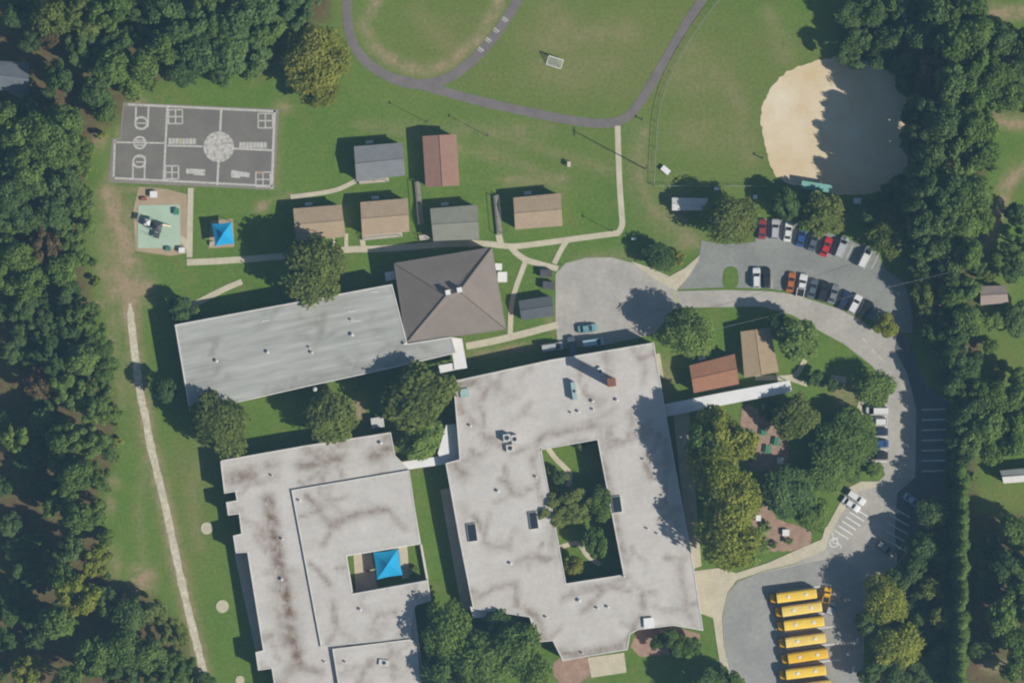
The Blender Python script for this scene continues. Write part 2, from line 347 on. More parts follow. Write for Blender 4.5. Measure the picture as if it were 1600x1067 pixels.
# mosaic soften
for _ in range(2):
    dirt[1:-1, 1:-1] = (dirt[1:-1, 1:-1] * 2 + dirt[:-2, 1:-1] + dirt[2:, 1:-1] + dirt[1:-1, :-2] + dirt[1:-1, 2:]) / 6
nx, ny = len(gx), len(gy)
gv = np.stack([GX.ravel(), GY.ravel(), np.zeros(nx * ny)], 1)
idx = np.arange(nx * ny).reshape(ny, nx)
gf = np.stack([idx[:-1, :-1], idx[:-1, 1:], idx[1:, 1:], idx[1:, :-1]], -1).reshape(-1, 4)
me = bpy.data.meshes.new('ground'); me.from_pydata(gv.tolist(), [], gf.tolist())
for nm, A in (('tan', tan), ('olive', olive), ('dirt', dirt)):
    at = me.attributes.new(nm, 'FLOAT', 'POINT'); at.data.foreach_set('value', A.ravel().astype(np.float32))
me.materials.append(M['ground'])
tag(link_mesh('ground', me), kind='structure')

def sheet(name, poly, z, m, parent=None, loop=False, kind='structure', thick=None):
    if loop:
        poly = smooth_loop(poly, 9)
        poly = [(x + 3.2 * noise.noise(Vector((x * .12, y * .12, 1))) + 1.6 * noise.noise(Vector((x * .5, y * .5, 5))), y + 3.2 * noise.noise(Vector((x * .12, y * .12, 9))) + 1.6 * noise.noise(Vector((x * .5, y * .5, 3)))) for x, y in poly]
    b = MB(); pts = [W(x, y) for x, y in poly]
    b.prism([(p.x, p.y) for p in pts], z - (thick or 0.30), z, 0)
    o = b.build(name, m, parent)
    if parent is None and kind: o['kind'] = kind
    return o

def ribbon_poly(pts, w):
    """outline of a band of width w (pixels) along pts"""
    l, r = [], []
    for i, p in enumerate(pts):
        a = pts[max(i - 1, 0)]; b = pts[min(i + 1, len(pts) - 1)]
        dx, dy = b[0] - a[0], b[1] - a[1]; n = math.hypot(dx, dy) or 1
        k = 1.0
        if 0 < i < len(pts) - 1:
            d1 = (p[0] - a[0], p[1] - a[1]); d2 = (b[0] - p[0], b[1] - p[1])
            n1 = math.hypot(*d1) or 1; n2 = math.hypot(*d2) or 1
            cs = (d1[0] * d2[0] + d1[1] * d2[1]) / n1 / n2
            k = min(1.6, 1 / max(0.3, math.sqrt(max(0.05, (1 + cs) / 2))))
        ww = (w(i / (len(pts) - 1)) if callable(w) else w) / 2 * k
        l.append((p[0] - dy / n * ww, p[1] + dx / n * ww)); r.append((p[0] + dy / n * ww, p[1] - dx / n * ww))
    return l, r

def ribbon(name, pts, w, z, m, parent=None, smooth=True, kind='structure'):
    pts = smooth_line(pts) if smooth else pts
    l, r = ribbon_poly(pts, w); b = MB(); n = len(pts)
    vs = [W(*p) + Vector((0, 0, z)) for p in l] + [W(*p) + Vector((0, 0, z)) for p in r]
    vs += [v - Vector((0, 0, 0.3)) for v in vs]
    fs = []
    for i in range(n - 1):
        fs += [(i, i + 1, n + i + 1, n + i), (2 * n + i + 1, 2 * n + i, 3 * n + i, 3 * n + i + 1),
               (i + 1, i, 2 * n + i, 2 * n + i + 1), (n + i, n + i + 1, 3 * n + i + 1, 3 * n + i)]
    fs += [(0, n, 3 * n, 2 * n), (2 * n - 1, n - 1, 3 * n - 1, 4 * n - 1)]
    b.add(vs, fs); o = b.build(name, m, parent)
    if parent is None and kind: o['kind'] = kind
    return o

# tracks, paths
ribbon('track', LOOP1, 15, 0.035, M['track']); ribbon('track', LOOP2, 14, 0.045, M['track'])
ribbon('gravel_path', GRAVEL, lambda t: max(2.0, 11.5 * min(1, .15 + t * 9) + 3.2 * noise.noise(Vector((t * 45, 0, 0))) + 1.5 * noise.noise(Vector((t * 160, 3, 0)))), 0.03, M['gravel'])
for i, (pts, w) in enumerate([
    ([(965, 197), (966, 235), (968, 285), (971, 330), (972, 352), (966, 364)], 9),
    ([(968, 364), (930, 369), (885, 375), (840, 381), (800, 385), (760, 381), (740, 380)], 9),
    ([(742, 380), (690, 382), (640, 386), (590, 389), (545, 390), (480, 397), (400, 404), (340, 408), (292, 410)], 10),
    ([(298, 294), (297, 340), (296, 402)], 9), ([(296, 388), (284, 374), (270, 374)], 9),
    ([(454, 308), (500, 302), (525, 297), (540, 291), (556, 283)], 7),
    ([(886, 376), (877, 390), (866, 412)], 8), ([(798, 386), (806, 395), (822, 406), (845, 413), (872, 420)], 9),
    ([(822, 406), (815, 425), (806, 450), (799, 480), (797, 528)], 8),
    ([(728, 541), (770, 533), (820, 521), (872, 507)], 11),
    ([(378, 440), (352, 451), (320, 467), (296, 480)], 9),
    ([(541, 391), (541, 365)], 6), ([(568, 388), (566, 374)], 8), ([(783, 383), (779, 366)], 10), ([(522, 385), (521, 372)], 4),
    ([(1028, 552), (1034, 590)], 6), ([(1180, 590), (1230, 590), (1245, 584), (1258, 562)], 8), ([(1230, 590), (1262, 601)], 7), ([(1298, 590), (1322, 594)], 10),
    ([(1353, 632), (1346, 632), (1346, 652)], 12),
    ([(-40, 118), (0, 134), (30, 148), (58, 166)], 9)]):
    ribbon('path', pts, w, 0.055 + 0.004 * i, M['concrete'], smooth=True)

# carriageway
ROAD = [(868, 428), (884, 411), (915, 403), (955, 402), (985, 410), (1012, 425), (1040, 443), (1060, 455), (1130, 453), (1200, 455), (1235, 459), (1272, 470), (1312, 483), (1345, 500), (1372, 522), (1402, 500), (1424, 545), (1442, 600), (1490, 632), (1492, 765),
        (1470, 810), (1432, 845), (1400, 885), (1372, 905), (1352, 950), (1346, 1120), (1142, 1120), (1132, 1010), (1129, 962), (1138, 926), (1152, 908), (1192, 893), (1242, 881), (1288, 858), (1296, 830), (1310, 800), (1326, 770), (1345, 758), (1372, 752),
        (1383, 742), (1378, 726), (1352, 722), (1352, 633), (1386, 628), (1392, 606), (1362, 571), (1318, 537), (1286, 520), (1238, 492), (1190, 479), (1057, 481), (1040, 500), (1022, 522), (940, 540), (872, 545), (868, 500)]
sheet('road', ROAD, 0.045, M['road'])
LOT = [(1096, 376), (1130, 382), (1180, 378), (1181, 341), (1243, 344), (1300, 366), (1366, 388), (1384, 422), (1412, 440), (1424, 480), (1426, 520), (1402, 520), (1382, 514), (1352, 494), (1314, 478), (1274, 466), (1236, 455), (1200, 451), (1130, 449), (1060, 452), (1078, 428), (1092, 402)]
sheet('parking_lot', LOT, 0.065, M['asphalt'])
sheet('bus_loop', [(1152, 909), (1194, 895), (1244, 884), (1300, 872), (1340, 884), (1350, 950), (1344, 1118), (1144, 1118), (1134, 1010), (1131, 962), (1140, 927)], 0.085, M['loop'])
M['shadeasphalt'] = mat('shade_darkened_asphalt', (0.125, 0.13, 0.135), (0.095, 0.10, 0.105), 0.2, fine=0.12, fscale=1.0)
sheet('shade_darkened_strip', [(1404, 503), (1426, 545), (1444, 600), (1489, 633), (1490, 764), (1468, 808), (1430, 843), (1402, 880), (1398, 830), (1402, 770), (1430, 745), (1432, 640), (1418, 585), (1398, 545)], 0.052, M['shadeasphalt'])  # dark paving tone deepens the tree shade; outline follows the shadow edge
sheet('pavement', [(985, 408), (1018, 419), (1046, 432), (1070, 419), (1094, 398), (1091, 408), (1076, 432), (1057, 454), (1035, 444), (1010, 427)], 0.13, M['concrete'])
sheet('pavement', [(1074, 893), (1122, 887), (1150, 895), (1200, 879), (1240, 861), (1284, 842), (1290, 822), (1297, 832), (1290, 858), (1242, 880), (1192, 892), (1151, 906), (1137, 925), (1128, 962), (1131, 1010), (1142, 1056), (1128, 1056), (1119, 1000), (1114, 965), (1095, 958)], 0.13, M['concrete'])
sheet('pavement', [(918, 1027), (975, 1019), (979, 1050), (924, 1058)], 0.10, M['concrete'])
sheet('pavement', [(688, 765), (710, 760), (741, 950), (722, 956)], 0.10, M['concrete'])
sheet('pavement', [(366, 864), (390, 862), (416, 1016), (400, 1020)], 0.10, M['concrete'])
sheet('pavement', [(1050, 630), (1076, 640), (1096, 884), (1078, 890)], 0.10, M['concrete'])
sheet('pavement', [(1325, 762), (1345, 752), (1380, 752), (1372, 760), (1342, 766), (1312, 806), (1298, 834), (1290, 826)], 0.12, M['concrete'])
sheet('mulch_bed', [(1160, 636), (1192, 645), (1228, 678), (1227, 732), (1196, 736), (1163, 716)], 0.07, M['mulch'], loop=True)
sheet('mulch_bed', [(1165, 770), (1200, 790), (1218, 812), (1264, 826), (1262, 852), (1215, 862), (1185, 840)], 0.075, M['mulch'], loop=True)
sheet('mulch_bed', [(996, 984), (1052, 978), (1094, 990), (1092, 1018), (1000, 1026), (985, 1010)], 0.05, M['mulch'])
sheet('mulch_bed', [(866, 1034), (916, 1028), (920, 1056), (880, 1075)], 0.05, M['mulch'], loop=True)
sheet('grass_island', smooth_loop([(1133, 420), (1151, 420), (1152, 447), (1131, 447)]), 0.14, M['ground'])
# ball field
sheet('ball_field', [(1189, 190), (1193, 160), (1212, 128), (1240, 108), (1280, 95), (1312, 90), (1360, 100), (1405, 125), (1418, 170), (1420, 230), (1408, 285), (1350, 304), (1300, 302), (1226, 284), (1206, 262), (1195, 225)], 0.04, M['sand'], loop=True)
# stall lines and road markings are parts of the surface they are painted on
road_o = bpy.data.objects['road']; lot_o = bpy.data.objects['parking_lot']; loop_o = bpy.data.objects['bus_loop']
def paint(parent, p0, p1, w, z, m=None, name='painted_line'):
    return ribbon(name, [p0, p1], w, z, m or M['line'], parent, smooth=False)
for y in (634, 651, 667, 683, 703, 721): paint(road_o, (1354, y), (1386, y), 2.0, 0.055, M['stall'])
for y in range(640, 752, 16): paint(road_o, (1440, y), (1478, y - 1), 1.9, 0.064, M['stall'])
for k in range(6): paint(road_o, (1304 + k * 6, 828 - k * 7), (1326 + k * 6, 842 - k * 7), 2.3, 0.055, M['stall'])
for k in range(5): paint(road_o, (1390 - k * 2, 790 + k * 13), (1422 - k * 2, 808 + k * 13), 1.8, 0.064, M['stall'])
b = MB()   # wheelchair symbol, worn
for a in range(12):
    t0, t1 = a * math.pi / 6, (a + 1) * math.pi / 6
    q = [W(1303 + r * math.cos(t), 848 + r * math.sin(t)) + Vector((0, 0, 0.055)) for r, t in ((5.5, t0), (7.5, t0), (7.5, t1), (5.5, t1))]
    b.add(q, [(0, 1, 2, 3)])
for p0, p1 in (((1301, 832), (1302, 848)), ((1302, 848), (1311, 849)), ((1302, 840), (1310, 841)), ((1311, 849), (1315, 856))):
    l, r = ribbon_poly([p0, p1], 1.8); b.add([W(*p) + Vector((0, 0, 0.059)) for p in (l[0], l[1], r[1], r[0])], [(0, 1, 2, 3)])
b.build('painted_symbol', M['stall'], road_o)
for p in ((1348, 528), (1362, 545), (1372, 556)): paint(road_o, p, (p[0] + 7, p[1] + 7), 3, 0.055)
paint(road_o, (1052, 456), (1060, 478), 4, 0.055, M['lineyel'])
for p0, p1 in (((1207, 436), (1206, 452)), ((1189, 421), (1189, 449)), ((1174, 421), (1174, 449))): paint(lot_o, p0, p1, 1.2, 0.075)
for x, y, t in [(1201, 359, 4), (1221, 362, 8), (1242, 368, 12), (1262, 375, 16), (1281, 382, 20), (1303, 386, 24), (1328, 393, 26), (1368, 408, 26)]:
    dx, dy = 14 * math.sin(R(t)), 14 * math.cos(R(t)); paint(lot_o, (x - dx, y + dy), (x + dx, y - dy), 1.2, 0.075)
for x, y in [(1246, 441), (1262, 446), (1278, 451), (1294, 455), (1311, 462), (1329, 470), (1347, 478)]:
    paint(lot_o, (x - 4, y + 12), (x + 4, y - 12), 1.2, 0.075)
for k, y in enumerate((916, 937, 958, 980, 1007, 1032)): paint(loop_o, (1216 + 3 * k, y + 7), (1299 + 3 * k, y - 2), 1.9, 0.095, M['stall'])
for x, y in ((752, 77), (764, 62), (776, 47), (790, 30)):
    t = bpy.data.objects['track']; paint(t, (x - 4, y - 3), (x + 4, y + 3), 2.2, 0.05); paint(t, (x - 6, y), (x + 1, y + 5), 1.4, 0.054)

# playground court
cq = sheet('play_court', [(192, 160), (436, 171), (428, 297), (169, 285), (175, 216), (187, 216)], 0.05, M['court_edge'])
def CP(u, v):    # court units: crop pixels of the survey picture to photo pixels
    return (160 + u / 5.517, 150 + v / 5.517)
sheet('court_surface', [CP(190, 90), CP(1490, 145), CP(1462, 790), CP(95, 715), CP(110, 385), CP(165, 385)], 0.07, M['court'], cq)
def cl(u0, v0, u1, v1, w=3.0, m=None, z=0.08): return paint(cq, CP(u0, v0), CP(u1, v1), w, z, m)
cl(220, 75, 1500, 135, 3.2); cl(1485, 125, 1460, 800, 3.6); cl(92, 708, 1465, 778, 3.0); cl(108, 380, 95, 715, 3.2)
cl(105, 400, 540, 408, 2.4); cl(560, 430, 860, 436, 2.6, z=0.085); cl(1130, 455, 1470, 470, 3.0, z=0.085)
cl(560, 100, 528, 735, 3.2, z=0.085); cl(1025, 120, 990, 770, 3.4, z=0.09)
# basketball keys
cl(290, 95, 285, 270, 2.6, z=0.09); cl(398, 95, 392, 270, 2.6, z=0.09)
cl(265, 560, 262, 712, 2.6, z=0.09); cl(368, 560, 362, 715, 2.6, z=0.09)
def ring(u, v, r0, r1, m, name='painted_circle', z=0.095, n=20):
    b = MB()
    for i in range(n):
        a0, a1 = 2 * math.pi * i / n, 2 * math.pi * (i + 1) / n
        b.add([W(*CP(u + r * math.cos(a), v + r * math.sin(a))) + Vector((0, 0, z)) for r, a in ((r0, a0), (r1, a0), (r1, a1), (r0, a1))], [(3, 2, 1, 0)])
    return b.build(name, m, cq)
ring(335, 235, 44, 60, M['line']); ring(322, 405, 42, 58, M['line']); ring(318, 565, 44, 60, M['line'])
for v in (190, 235, 280, 385, 425, 525, 570, 610): cl(290, v, 375, v + 2, 2.0, z=0.10)
# foursquare corners
for (u, v, s, mm) in ((630, 180, 60, 'line'), (1405, 215, 62, 'line'), (600, 660, 56, 'line'), (1385, 720, 62, 'line')):
    for d in (-1, 0, 1):
        cl(u - s, v + d * s, u + s, v + d * s, 2.0, M[mm], 0.10); cl(u + d * s, v - s, u + d * s, v + s, 2.0, M[mm], 0.104)
cl(1330, 660, 1390, 662, 4, M['linered'], 0.11)
# number strips and bars
for (u0, v0, n_) in ((570, 362, 8), (1180, 395, 8)):
    cl(u0, v0 + 28, u0 + 240, v0 + 34, 9, M['linedim'], 0.10)
    for i in range(n_):
        cl(u0 + i * 30 + 12, v0 + 4, u0 + i * 30 + 10, v0 + 56, 3.0 if i % 3 else 4.2, M['lineyel'] if (i == 3 and u0 < 900) else M['line'], 0.11)
cl(722, 648, 884, 655, 7.5, M['line'], 0.10); cl(790, 672, 884, 676, 4, M['line'], 0.104); cl(1110, 660, 1268, 684, 7.5, M['line'], 0.10); cl(1110, 692, 1190, 700, 4, M['line'], 0.104)
# round painted map: rings of cells
b = MB(); b2 = MB()
for k in range(6):
    r0, r1 = 12 + k * 20, 12 + k * 20 + 20; n = 8 + k * 5
    for i in range(n):
        a0, a1 = 2 * math.pi * i / n, 2 * math.pi * (i + 1) / n
        (b if (i + k) % 2 or random.random() < .4 else b2).add([W(*CP(1003 + r * math.cos(a), 440 + r * math.sin(a))) + Vector((0, 0, 0.082)) for r, a in ((r0, a0), (r1, a0), (r1, a1), (r0, a1))], [(3, 2, 1, 0)])
tag(b.build('painted_cells', M['line'], cq), kind='stuff'); tag(b2.build('faded_cells', M['linedim'], cq), kind='stuff')

# soft play area
sheet('play_area', [(217, 292), (262, 296), (292, 304), (293, 396), (266, 400), (212, 392), (208, 330)], 0.03, M['playdirt'])
sheet('rubber_surface', [(216, 321), (281, 320), (282, 387), (215, 388)], 0.09, M['rubber'])
sheet('play_area', [(330, 345), (364, 342), (366, 386), (326, 388)], 0.035, M['playdirt'])
for x, y, r in ((323, 825, 9.5), (347.5, 947, 10), (375, 1062, 7)):
    ctr = W(x, y); bb = MB(); pr = [(r * S * math.cos(a * math.pi / 12), r * S * math.sin(a * math.pi / 12)) for a in range(24)]
    o = empty('manhole', ctr, 0, {323: 'upper round concrete manhole slab on the lawn', 347.5: 'middle round concrete manhole slab on the lawn', 375: 'lowest round concrete manhole slab at the bottom edge'}[x], 'manhole', 'manhole slabs along the left wing')
    bb.prism(pr, -0.2, 0.15); bb.build('slab', M['concrete'], o)
    bc = MB(); bc.prism([(p[0] * .42, p[1] * .42) for p in pr], 0.15, 0.19); bc.build('cover', M['concrete'], o)

# ------------------------------------------------------------------ buildings
WIN_ME = None
def win_meshes():
    global WIN_ME
    if WIN_ME is None:
        f = MB()
        for c, d in (((0, 0, 0.05), (1.9, .12, .1)), ((0, 0, 1.35), (1.9, .12, .1)), ((-.9, 0, .7), (.1, .12, 1.2)), ((.9, 0, .7), (.1, .12, 1.2)), ((0, 0, .7), (.08, .1, 1.2))): f.box(c, d)
        p = MB(); p.box((0, 0, .7), (1.7, .05, 1.2))
        a = f.build('window', M['frame']); c = p.build('pane', M['glass']); WIN_ME = (a.data, c.data)
        bpy.data.objects.remove(a); bpy.data.objects.remove(c)
    return WIN_ME

def windows_along(root, loop, z, step=4.2, inset=0.0):
    fm, pm = win_meshes(); o = root.location; n = len(loop)
    area = sum(loop[i].x * loop[(i + 1) % n].y - loop[(i + 1) % n].x * loop[i].y for i in range(n))
    for i in range(n):
        a, c = loop[i], loop[(i + 1) % n]; d = (c - a); ln = d.length
        if ln < 5: continue
        k = max(1, int((ln - 1.5) // step)); ang = math.atan2(d.y, d.x)
        for j in range(k):
            p = a + d * ((j + 0.5) / k)
            w = link_mesh('window', fm, root, None, (p.x - o.x, p.y - o.y, z - o.z), ang)
            link_mesh('pane', pm, w)

def refine(me_bm, step):
    xs = [v.co.x for v in me_bm.verts]; ys = [v.co.y for v in me_bm.verts]
    for ax, lo, hi in ((0, min(xs), max(xs)), (1, min(ys), max(ys))):
        t = lo + step
        while t < hi:
            co = Vector((t, 0, 0)) if ax == 0 else Vector((0, t, 0)); no = Vector((1, 0, 0)) if ax == 0 else Vector((0, 1, 0))
            bmesh.ops.bisect_plane(me_bm, geom=me_bm.verts[:] + me_bm.edges[:] + me_bm.faces[:], plane_co=co, plane_no=no, dist=1e-5); t += step

def flat_roof(name, outer, holes, z, m, parent, origin, stains=(), step=0.8, soffit=0.25):
    loops = [[W(x, y, z) for x, y in outer]] + [[W(x, y, z) for x, y in h] for h in holes]
    flat = [v for l in loops for v in l]
    tris = geometry.tessellate_polygon(loops)
    bm = bmesh.new(); vs = [bm.verts.new(v - Vector(origin)) for v in flat]
    for t in tris:
        try: bm.faces.new([vs[i] for i in t])
        except ValueError: pass
    bmesh.ops.recalc_face_normals(bm, faces=bm.faces[:])
    if sum(f.normal.z for f in bm.faces) < 0: bmesh.ops.reverse_faces(bm, faces=bm.faces[:])
    refine(bm, step)
    lay = bm.verts.layers.float.new('stain')
    bm.verts.ensure_lookup_table()
    P = np.array([(v.co.x + origin[0], v.co.y + origin[1]) for v in bm.verts]); k = (CAMH - z) / CAMH * S
    X = P[:, 0] / k + 800; Y = 533.5 - P[:, 1] / k; st = np.zeros(len(X))
    for pts, w, s in stains:
        d = seg_dist(X, Y, pts) if len(pts) > 1 else np.hypot(X - pts[0][0], Y - pts[0][1])
        st = np.maximum(st, s * np.exp(-(d / w) ** 2))
    rr = random.Random(len(stains) * 7 + int(z * 10)); xs = [p[0] for p in outer]; ys = [p[1] for p in outer]
    for _ in range(int((max(xs) - min(xs)) * (max(ys) - min(ys)) / 5200)):     # water marks that branch towards drains
        cx, cy = rr.uniform(min(xs), max(xs)), rr.uniform(min(ys), max(ys))
        for _b in range(rr.randint(2, 4)):
            a = rr.uniform(0, 6.28); pts = [(cx, cy)]
            for _s in range(rr.randint(2, 4)):
                a += rr.uniform(-.5, .5); pts.append((pts[-1][0] + 11 * math.cos(a), pts[-1][1] + 11 * math.sin(a)))
            st = np.maximum(st, rr.uniform(.25, .65) * np.exp(-(seg_dist(X, Y, pts) / rr.uniform(3.5, 6.5)) ** 2))
    st = st + .10 * np.clip(np.array([noise.noise(Vector((x_ * .035, y_ * .035, z))) for x_, y_ in zip(X, Y)]), 0, 1)
    for v, q in zip(bm.verts, st): v[lay] = float(q)
    me = bpy.data.meshes.new(name); bm.to_mesh(me); bm.free(); me.materials.append(m)
    return link_mesh(name, me, parent)

def wall_mesh(outer, holes, z0, z1, m, parent, origin, inset=0.0, name='wall'):
    b = MB()
    for loop in [outer] + list(holes):
        pts = [W(x, y, z1) for x, y in loop]; n = len(pts)
        for i in range(n):
            a, c = pts[i], pts[(i + 1) % n]
            b.add([(a.x, a.y, z0), (c.x, c.y, z0), (c.x, c.y, z1 - 0.02), (a.x, a.y, z1 - 0.02)], [(0, 1, 2, 3)])
    return b.build(name, m, parent, origin)

def edge_trim(outer, z, m, parent, origin, w=0.3, h=0.16, name='roof_edge', closed=True):
    b = MB(); pts = [W(x, y, z) for x, y in outer]; n = len(pts)
    for i in range(n if closed else n - 1):
        a, c = pts[i], pts[(i + 1) % n]; d = c - a; mid = (a + c) / 2
        b.box((mid.x, mid.y, z + h / 2 - 0.1 + 0.003 * (i % 3)), (d.length + w * .9, w, h + 0.2), math.atan2(d.y, d.x))
    return b.build(name, m, parent, origin)

def roof_box(x, y, z, sx, sy, h, rz, m, parent, origin, name='roof_vent', cap=None):
    p = W(x, y, z + h); b = MB()
    b.box((p.x, p.y, z + h * .5), (sx, sy, h), R(rz))
    if cap: b.box((p.x, p.y, z + h + .06), (sx * 1.15, sy * 1.15, .12), R(rz), 0)
    return b.build(name, m, parent, origin)
def goose_vent(x, y, z, s, parent, origin):
    p = W(x, y, z + .6); b = MB(); s = s * .7
    b.tube((p.x, p.y, z - .02), (p.x, p.y, z + .55), s * .5, s * .42, 10); b.tube((p.x, p.y, z + .55), (p.x, p.y, z + .75), s * .75, s * .3, 10)
    return b.build('roof_vent', M['unit'], parent, origin)
def unit(x, y, z, sx, sy, h, rz, parent, origin, m='unit'):
    p = W(x, y, z + h); b = MB(); b.box((p.x, p.y, z + .12), (sx * .9, sy * .9, .24), R(rz)); b.box((p.x, p.y, z + .24 + (h - .24) / 2), (sx, sy, h - .24), R(rz))
    o = b.build('air_handler', M[m], parent, origin)
    c = MB(); n = 14; q = [(p.x + min(sx, sy) * .33 * math.cos(i * 2 * math.pi / n), p.y + min(sx, sy) * .33 * math.sin(i * 2 * math.pi / n)) for i in range(n)]
    c.prism(q, z + h, z + h + .06); c.build('fan', M['unitdark'], o, origin)
    return o

# --- gray-green north wing
O1 = [(274, 508), (612, 445), (636, 538), (705, 527), (712, 551), (600, 577), (480, 603), (388, 624), (297, 643)]
ZB = 6.0
root = empty('school_wing', W(460, 545), 0, 'long school wing with a streaked grey-green flat roof beside the brown gym', 'school building')
og = tuple(root.location)
wall_mesh(O1, [], 0, ZB, M['wallbrick'], root, og)
rf = flat_roof('roof', O1, [], ZB, M['roofB'], root, og, [([(560, 590), (480, 600), (420, 612)], 16, .5), ([(300, 600), (330, 570)], 20, .3), ([(560, 500), (610, 500)], 10, .25)])
edge_trim(O1, ZB, M['trim'], rf, og, .28, .12)
for x, y, s in ((338, 564, .8), (418, 550, .8), (487, 551, .7), (484, 543, .5), (550, 523, .9), (492, 608, 1.0), (632, 537, .7), (549, 500, .5)): goose_vent(x, y, ZB, s, rf, og)
for x, y in ((557, 501), (549, 486), (415, 501), (585, 456)): roof_box(x, y, ZB, 1.9, .35, .12, 5, M['unit'], rf, og, 'roof_curb')
windows_along(root, [W(x, y, 4) for x, y in O1], 1.4)

# --- brown gym with a folded roof
root = empty('gymnasium', W(702, 462), 0, 'square brown-shingled gym with a diagonal ridge from corner to corner', 'gymnasium')
og = tuple(root.location)
cNW, cNE, cSE, cSW = (616, 412), (768, 387), (790, 514), (635, 535)
ZL, ZH = 5.8, 10.2
pNW, pNE, pSE, pSW = (W(*c, ZL) for c in (cNW, cNE, cSE, cSW))
m1, m2 = W(717, 455, ZH), W(696, 462, ZH)
base = [Vector((p.x, p.y, 0)) for p in (pNW, pNE, pSE, pSW)]
b = MB(); ctr = sum(base, Vector((0, 0, 0))) / 4
for i in range(4):
    j = (i + 1) % 4; A, B_ = ctr + (base[i] - ctr) * .96, ctr + (base[j] - ctr) * .96
    b.add([(A.x, A.y, 0), (B_.x, B_.y, 0), (B_.x, B_.y, ZL - .1), (A.x, A.y, ZL - .1)], [(0, 1, 2, 3)])
b.build('wall', M['wallbrick'], root, og)
for tri in ((pNW, pNE, m1, m2), (pNE, pSE, m1), (pSE, pSW, m2, m1), (pSW, pNW, m2)):
    b = MB(); n = len(tri); vs = list(tri) + [v - Vector((0, 0, .25)) for v in tri]
    fs = [tuple(range(n - 1, -1, -1)), tuple(range(n, 2 * n))] + [(i, n + i, n + (i + 1) % n, (i + 1) % n) for i in range(n)]
    b.add(vs, fs); b.build('roof_slope', M['hip'], root, og)
b = MB()
for a, c in ((pNE, m1), (m1, m2), (m2, pSW)): b.tube(a + Vector((0, 0, .03)), c + Vector((0, 0, .03)), .17, n=6)
for a, c in ((pNW, m2), (pSE, m1)): b.tube(a + Vector((0, 0, .02)), c + Vector((0, 0, .02)), .10, n=6)
b.build('ridge_cap', mat('dark_ridge', (0.12, 0.10, 0.09)), root, og)
b = MB()
for a, c in ((pNW, pNE), (pNE, pSE), (pSE, pSW), (pSW, pNW)): b.tube(a - Vector((0, 0, .12)), c - Vector((0, 0, .12)), .16, n=6)
b.build('eave_trim', mat('brown_eave', (0.24, 0.21, 0.185)), root, og)
for x, y in ((700, 457), (718, 453)):
    p = W(x, y, ZH + .6); b = MB(); b.box((p.x, p.y, ZH - .1), (1.05, 1.05, 1.9), .2); b.box((p.x, p.y, ZH + .93), (1.15, 1.15, .16), .2); b.build('roof_vent', M['white'], root, og)

# --- west school block
O3 = [(345, 720), (475, 697), (610, 676), (617, 712), (637, 732), (655, 838), (657, 849), (541, 868), (551, 927), (668, 906), (673, 938), (646, 946), (668, 1110), (436, 1110), (425, 1043), (404, 1046), (400, 1019), (412, 1016), (387, 862), (369, 863), (365, 837), (378, 834), (374, 802), (357, 804), (354, 785), (371, 782), (368, 767), (351, 770)]
H3 = [(541, 868), (655, 849), (666, 905), (551, 927)]
root = empty('school_building', W(510, 900), 0, 'pale flat-roofed school block with a small courtyard under a blue sail', 'school building')
og = tuple(root.location); Z3 = 5.0
wall_mesh(O3, [], 0, Z3, M['wallbrick'], root, og)
st3 = [([(420, 780), (428, 830), (434, 870), (446, 930), (455, 985), (466, 1035)], 11, 1.0), ([(440, 920), (452, 1000)], 16, .7), ([(460, 1035), (440, 1067)], 10, .6), ([(468, 1040), (500, 1050)], 10, .6),
       ([(362, 748), (395, 740)], 13, .8), ([(418, 726), (430, 722)], 8, .6), ([(470, 726), (500, 724), (535, 714)], 9, .8), ([(430, 745), (400, 755), (380, 760)], 7, .5),
       ([(585, 710), (612, 700)], 12, .8), ([(600, 690), (606, 680)], 10, .5), ([(520, 700), (560, 690)], 9, .3)]
rf = flat_roof('roof', O3, [], Z3, M['roofA'], root, og, st3)
edge_trim(O3, Z3, M['trim'], rf, og, .25, .10)
UA = [(456, 766), (639, 735), (654, 838), (655.5, 848), (540, 867), (550, 928), (667, 907), (672, 936), (648, 944), (640, 996), (502, 1010)]
UB = [(520, 1014), (640, 999), (649, 1003), (665, 1110), (536, 1110)]
st_a = [([(480, 775), (500, 800), (520, 826), (505, 850)], 6, .65), ([(520, 826), (545, 806), (580, 800), (605, 795)], 7, .7), ([(605, 795), (632, 826)], 5, .6), ([(485, 880), (505, 900), (515, 915)], 5, .6), ([(560, 800), (600, 797)], 9, .5),
        ([(520, 940), (526, 985), (512, 1003)], 5, .6), ([(526, 985), (552, 998)], 5, .5), ([(580, 985), (590, 960), (618, 955)], 6, .6), ([(605, 970), (590, 990)], 10, .4)]
# upper deck A has the courtyard cut through it
za = Z3 + .45
deck_a = flat_roof('upper_roof', UA, [], za, M['roofA'], root, og, st_a)
wall_mesh(UA, [], Z3 + .001, za, M['trim'], deck_a, og, name='upstand')
edge_trim(UA, za, M['trim'], deck_a, og, .22, .08)
zb = za + .5
st_b = [([(560, 1067), (572, 1045), (585, 1030)], 6, .6), ([(600, 1035), (612, 1018)], 9, .5), ([(620, 1020), (640, 1045)], 6, .4)]
deck_b = flat_roof('upper_roof', UB, [], zb, M['roofA'], root, og, st_b)
wall_mesh(UB, [], Z3 - .05, zb, M['trim'], deck_b, og, name='upstand'); edge_trim(UB, zb, M['trim'], deck_b, og, .22, .08)
for x, y, z, s in ((441, 842, Z3, .6), (440, 905, Z3, .8), (595, 692, Z3, .8), (468, 782, za, .6), (563, 952, za, .7), (540, 1034, zb, .5), (508, 1034, Z3, .5), (425, 743, Z3, .5)): goose_vent(x, y, z, s, rf, og)
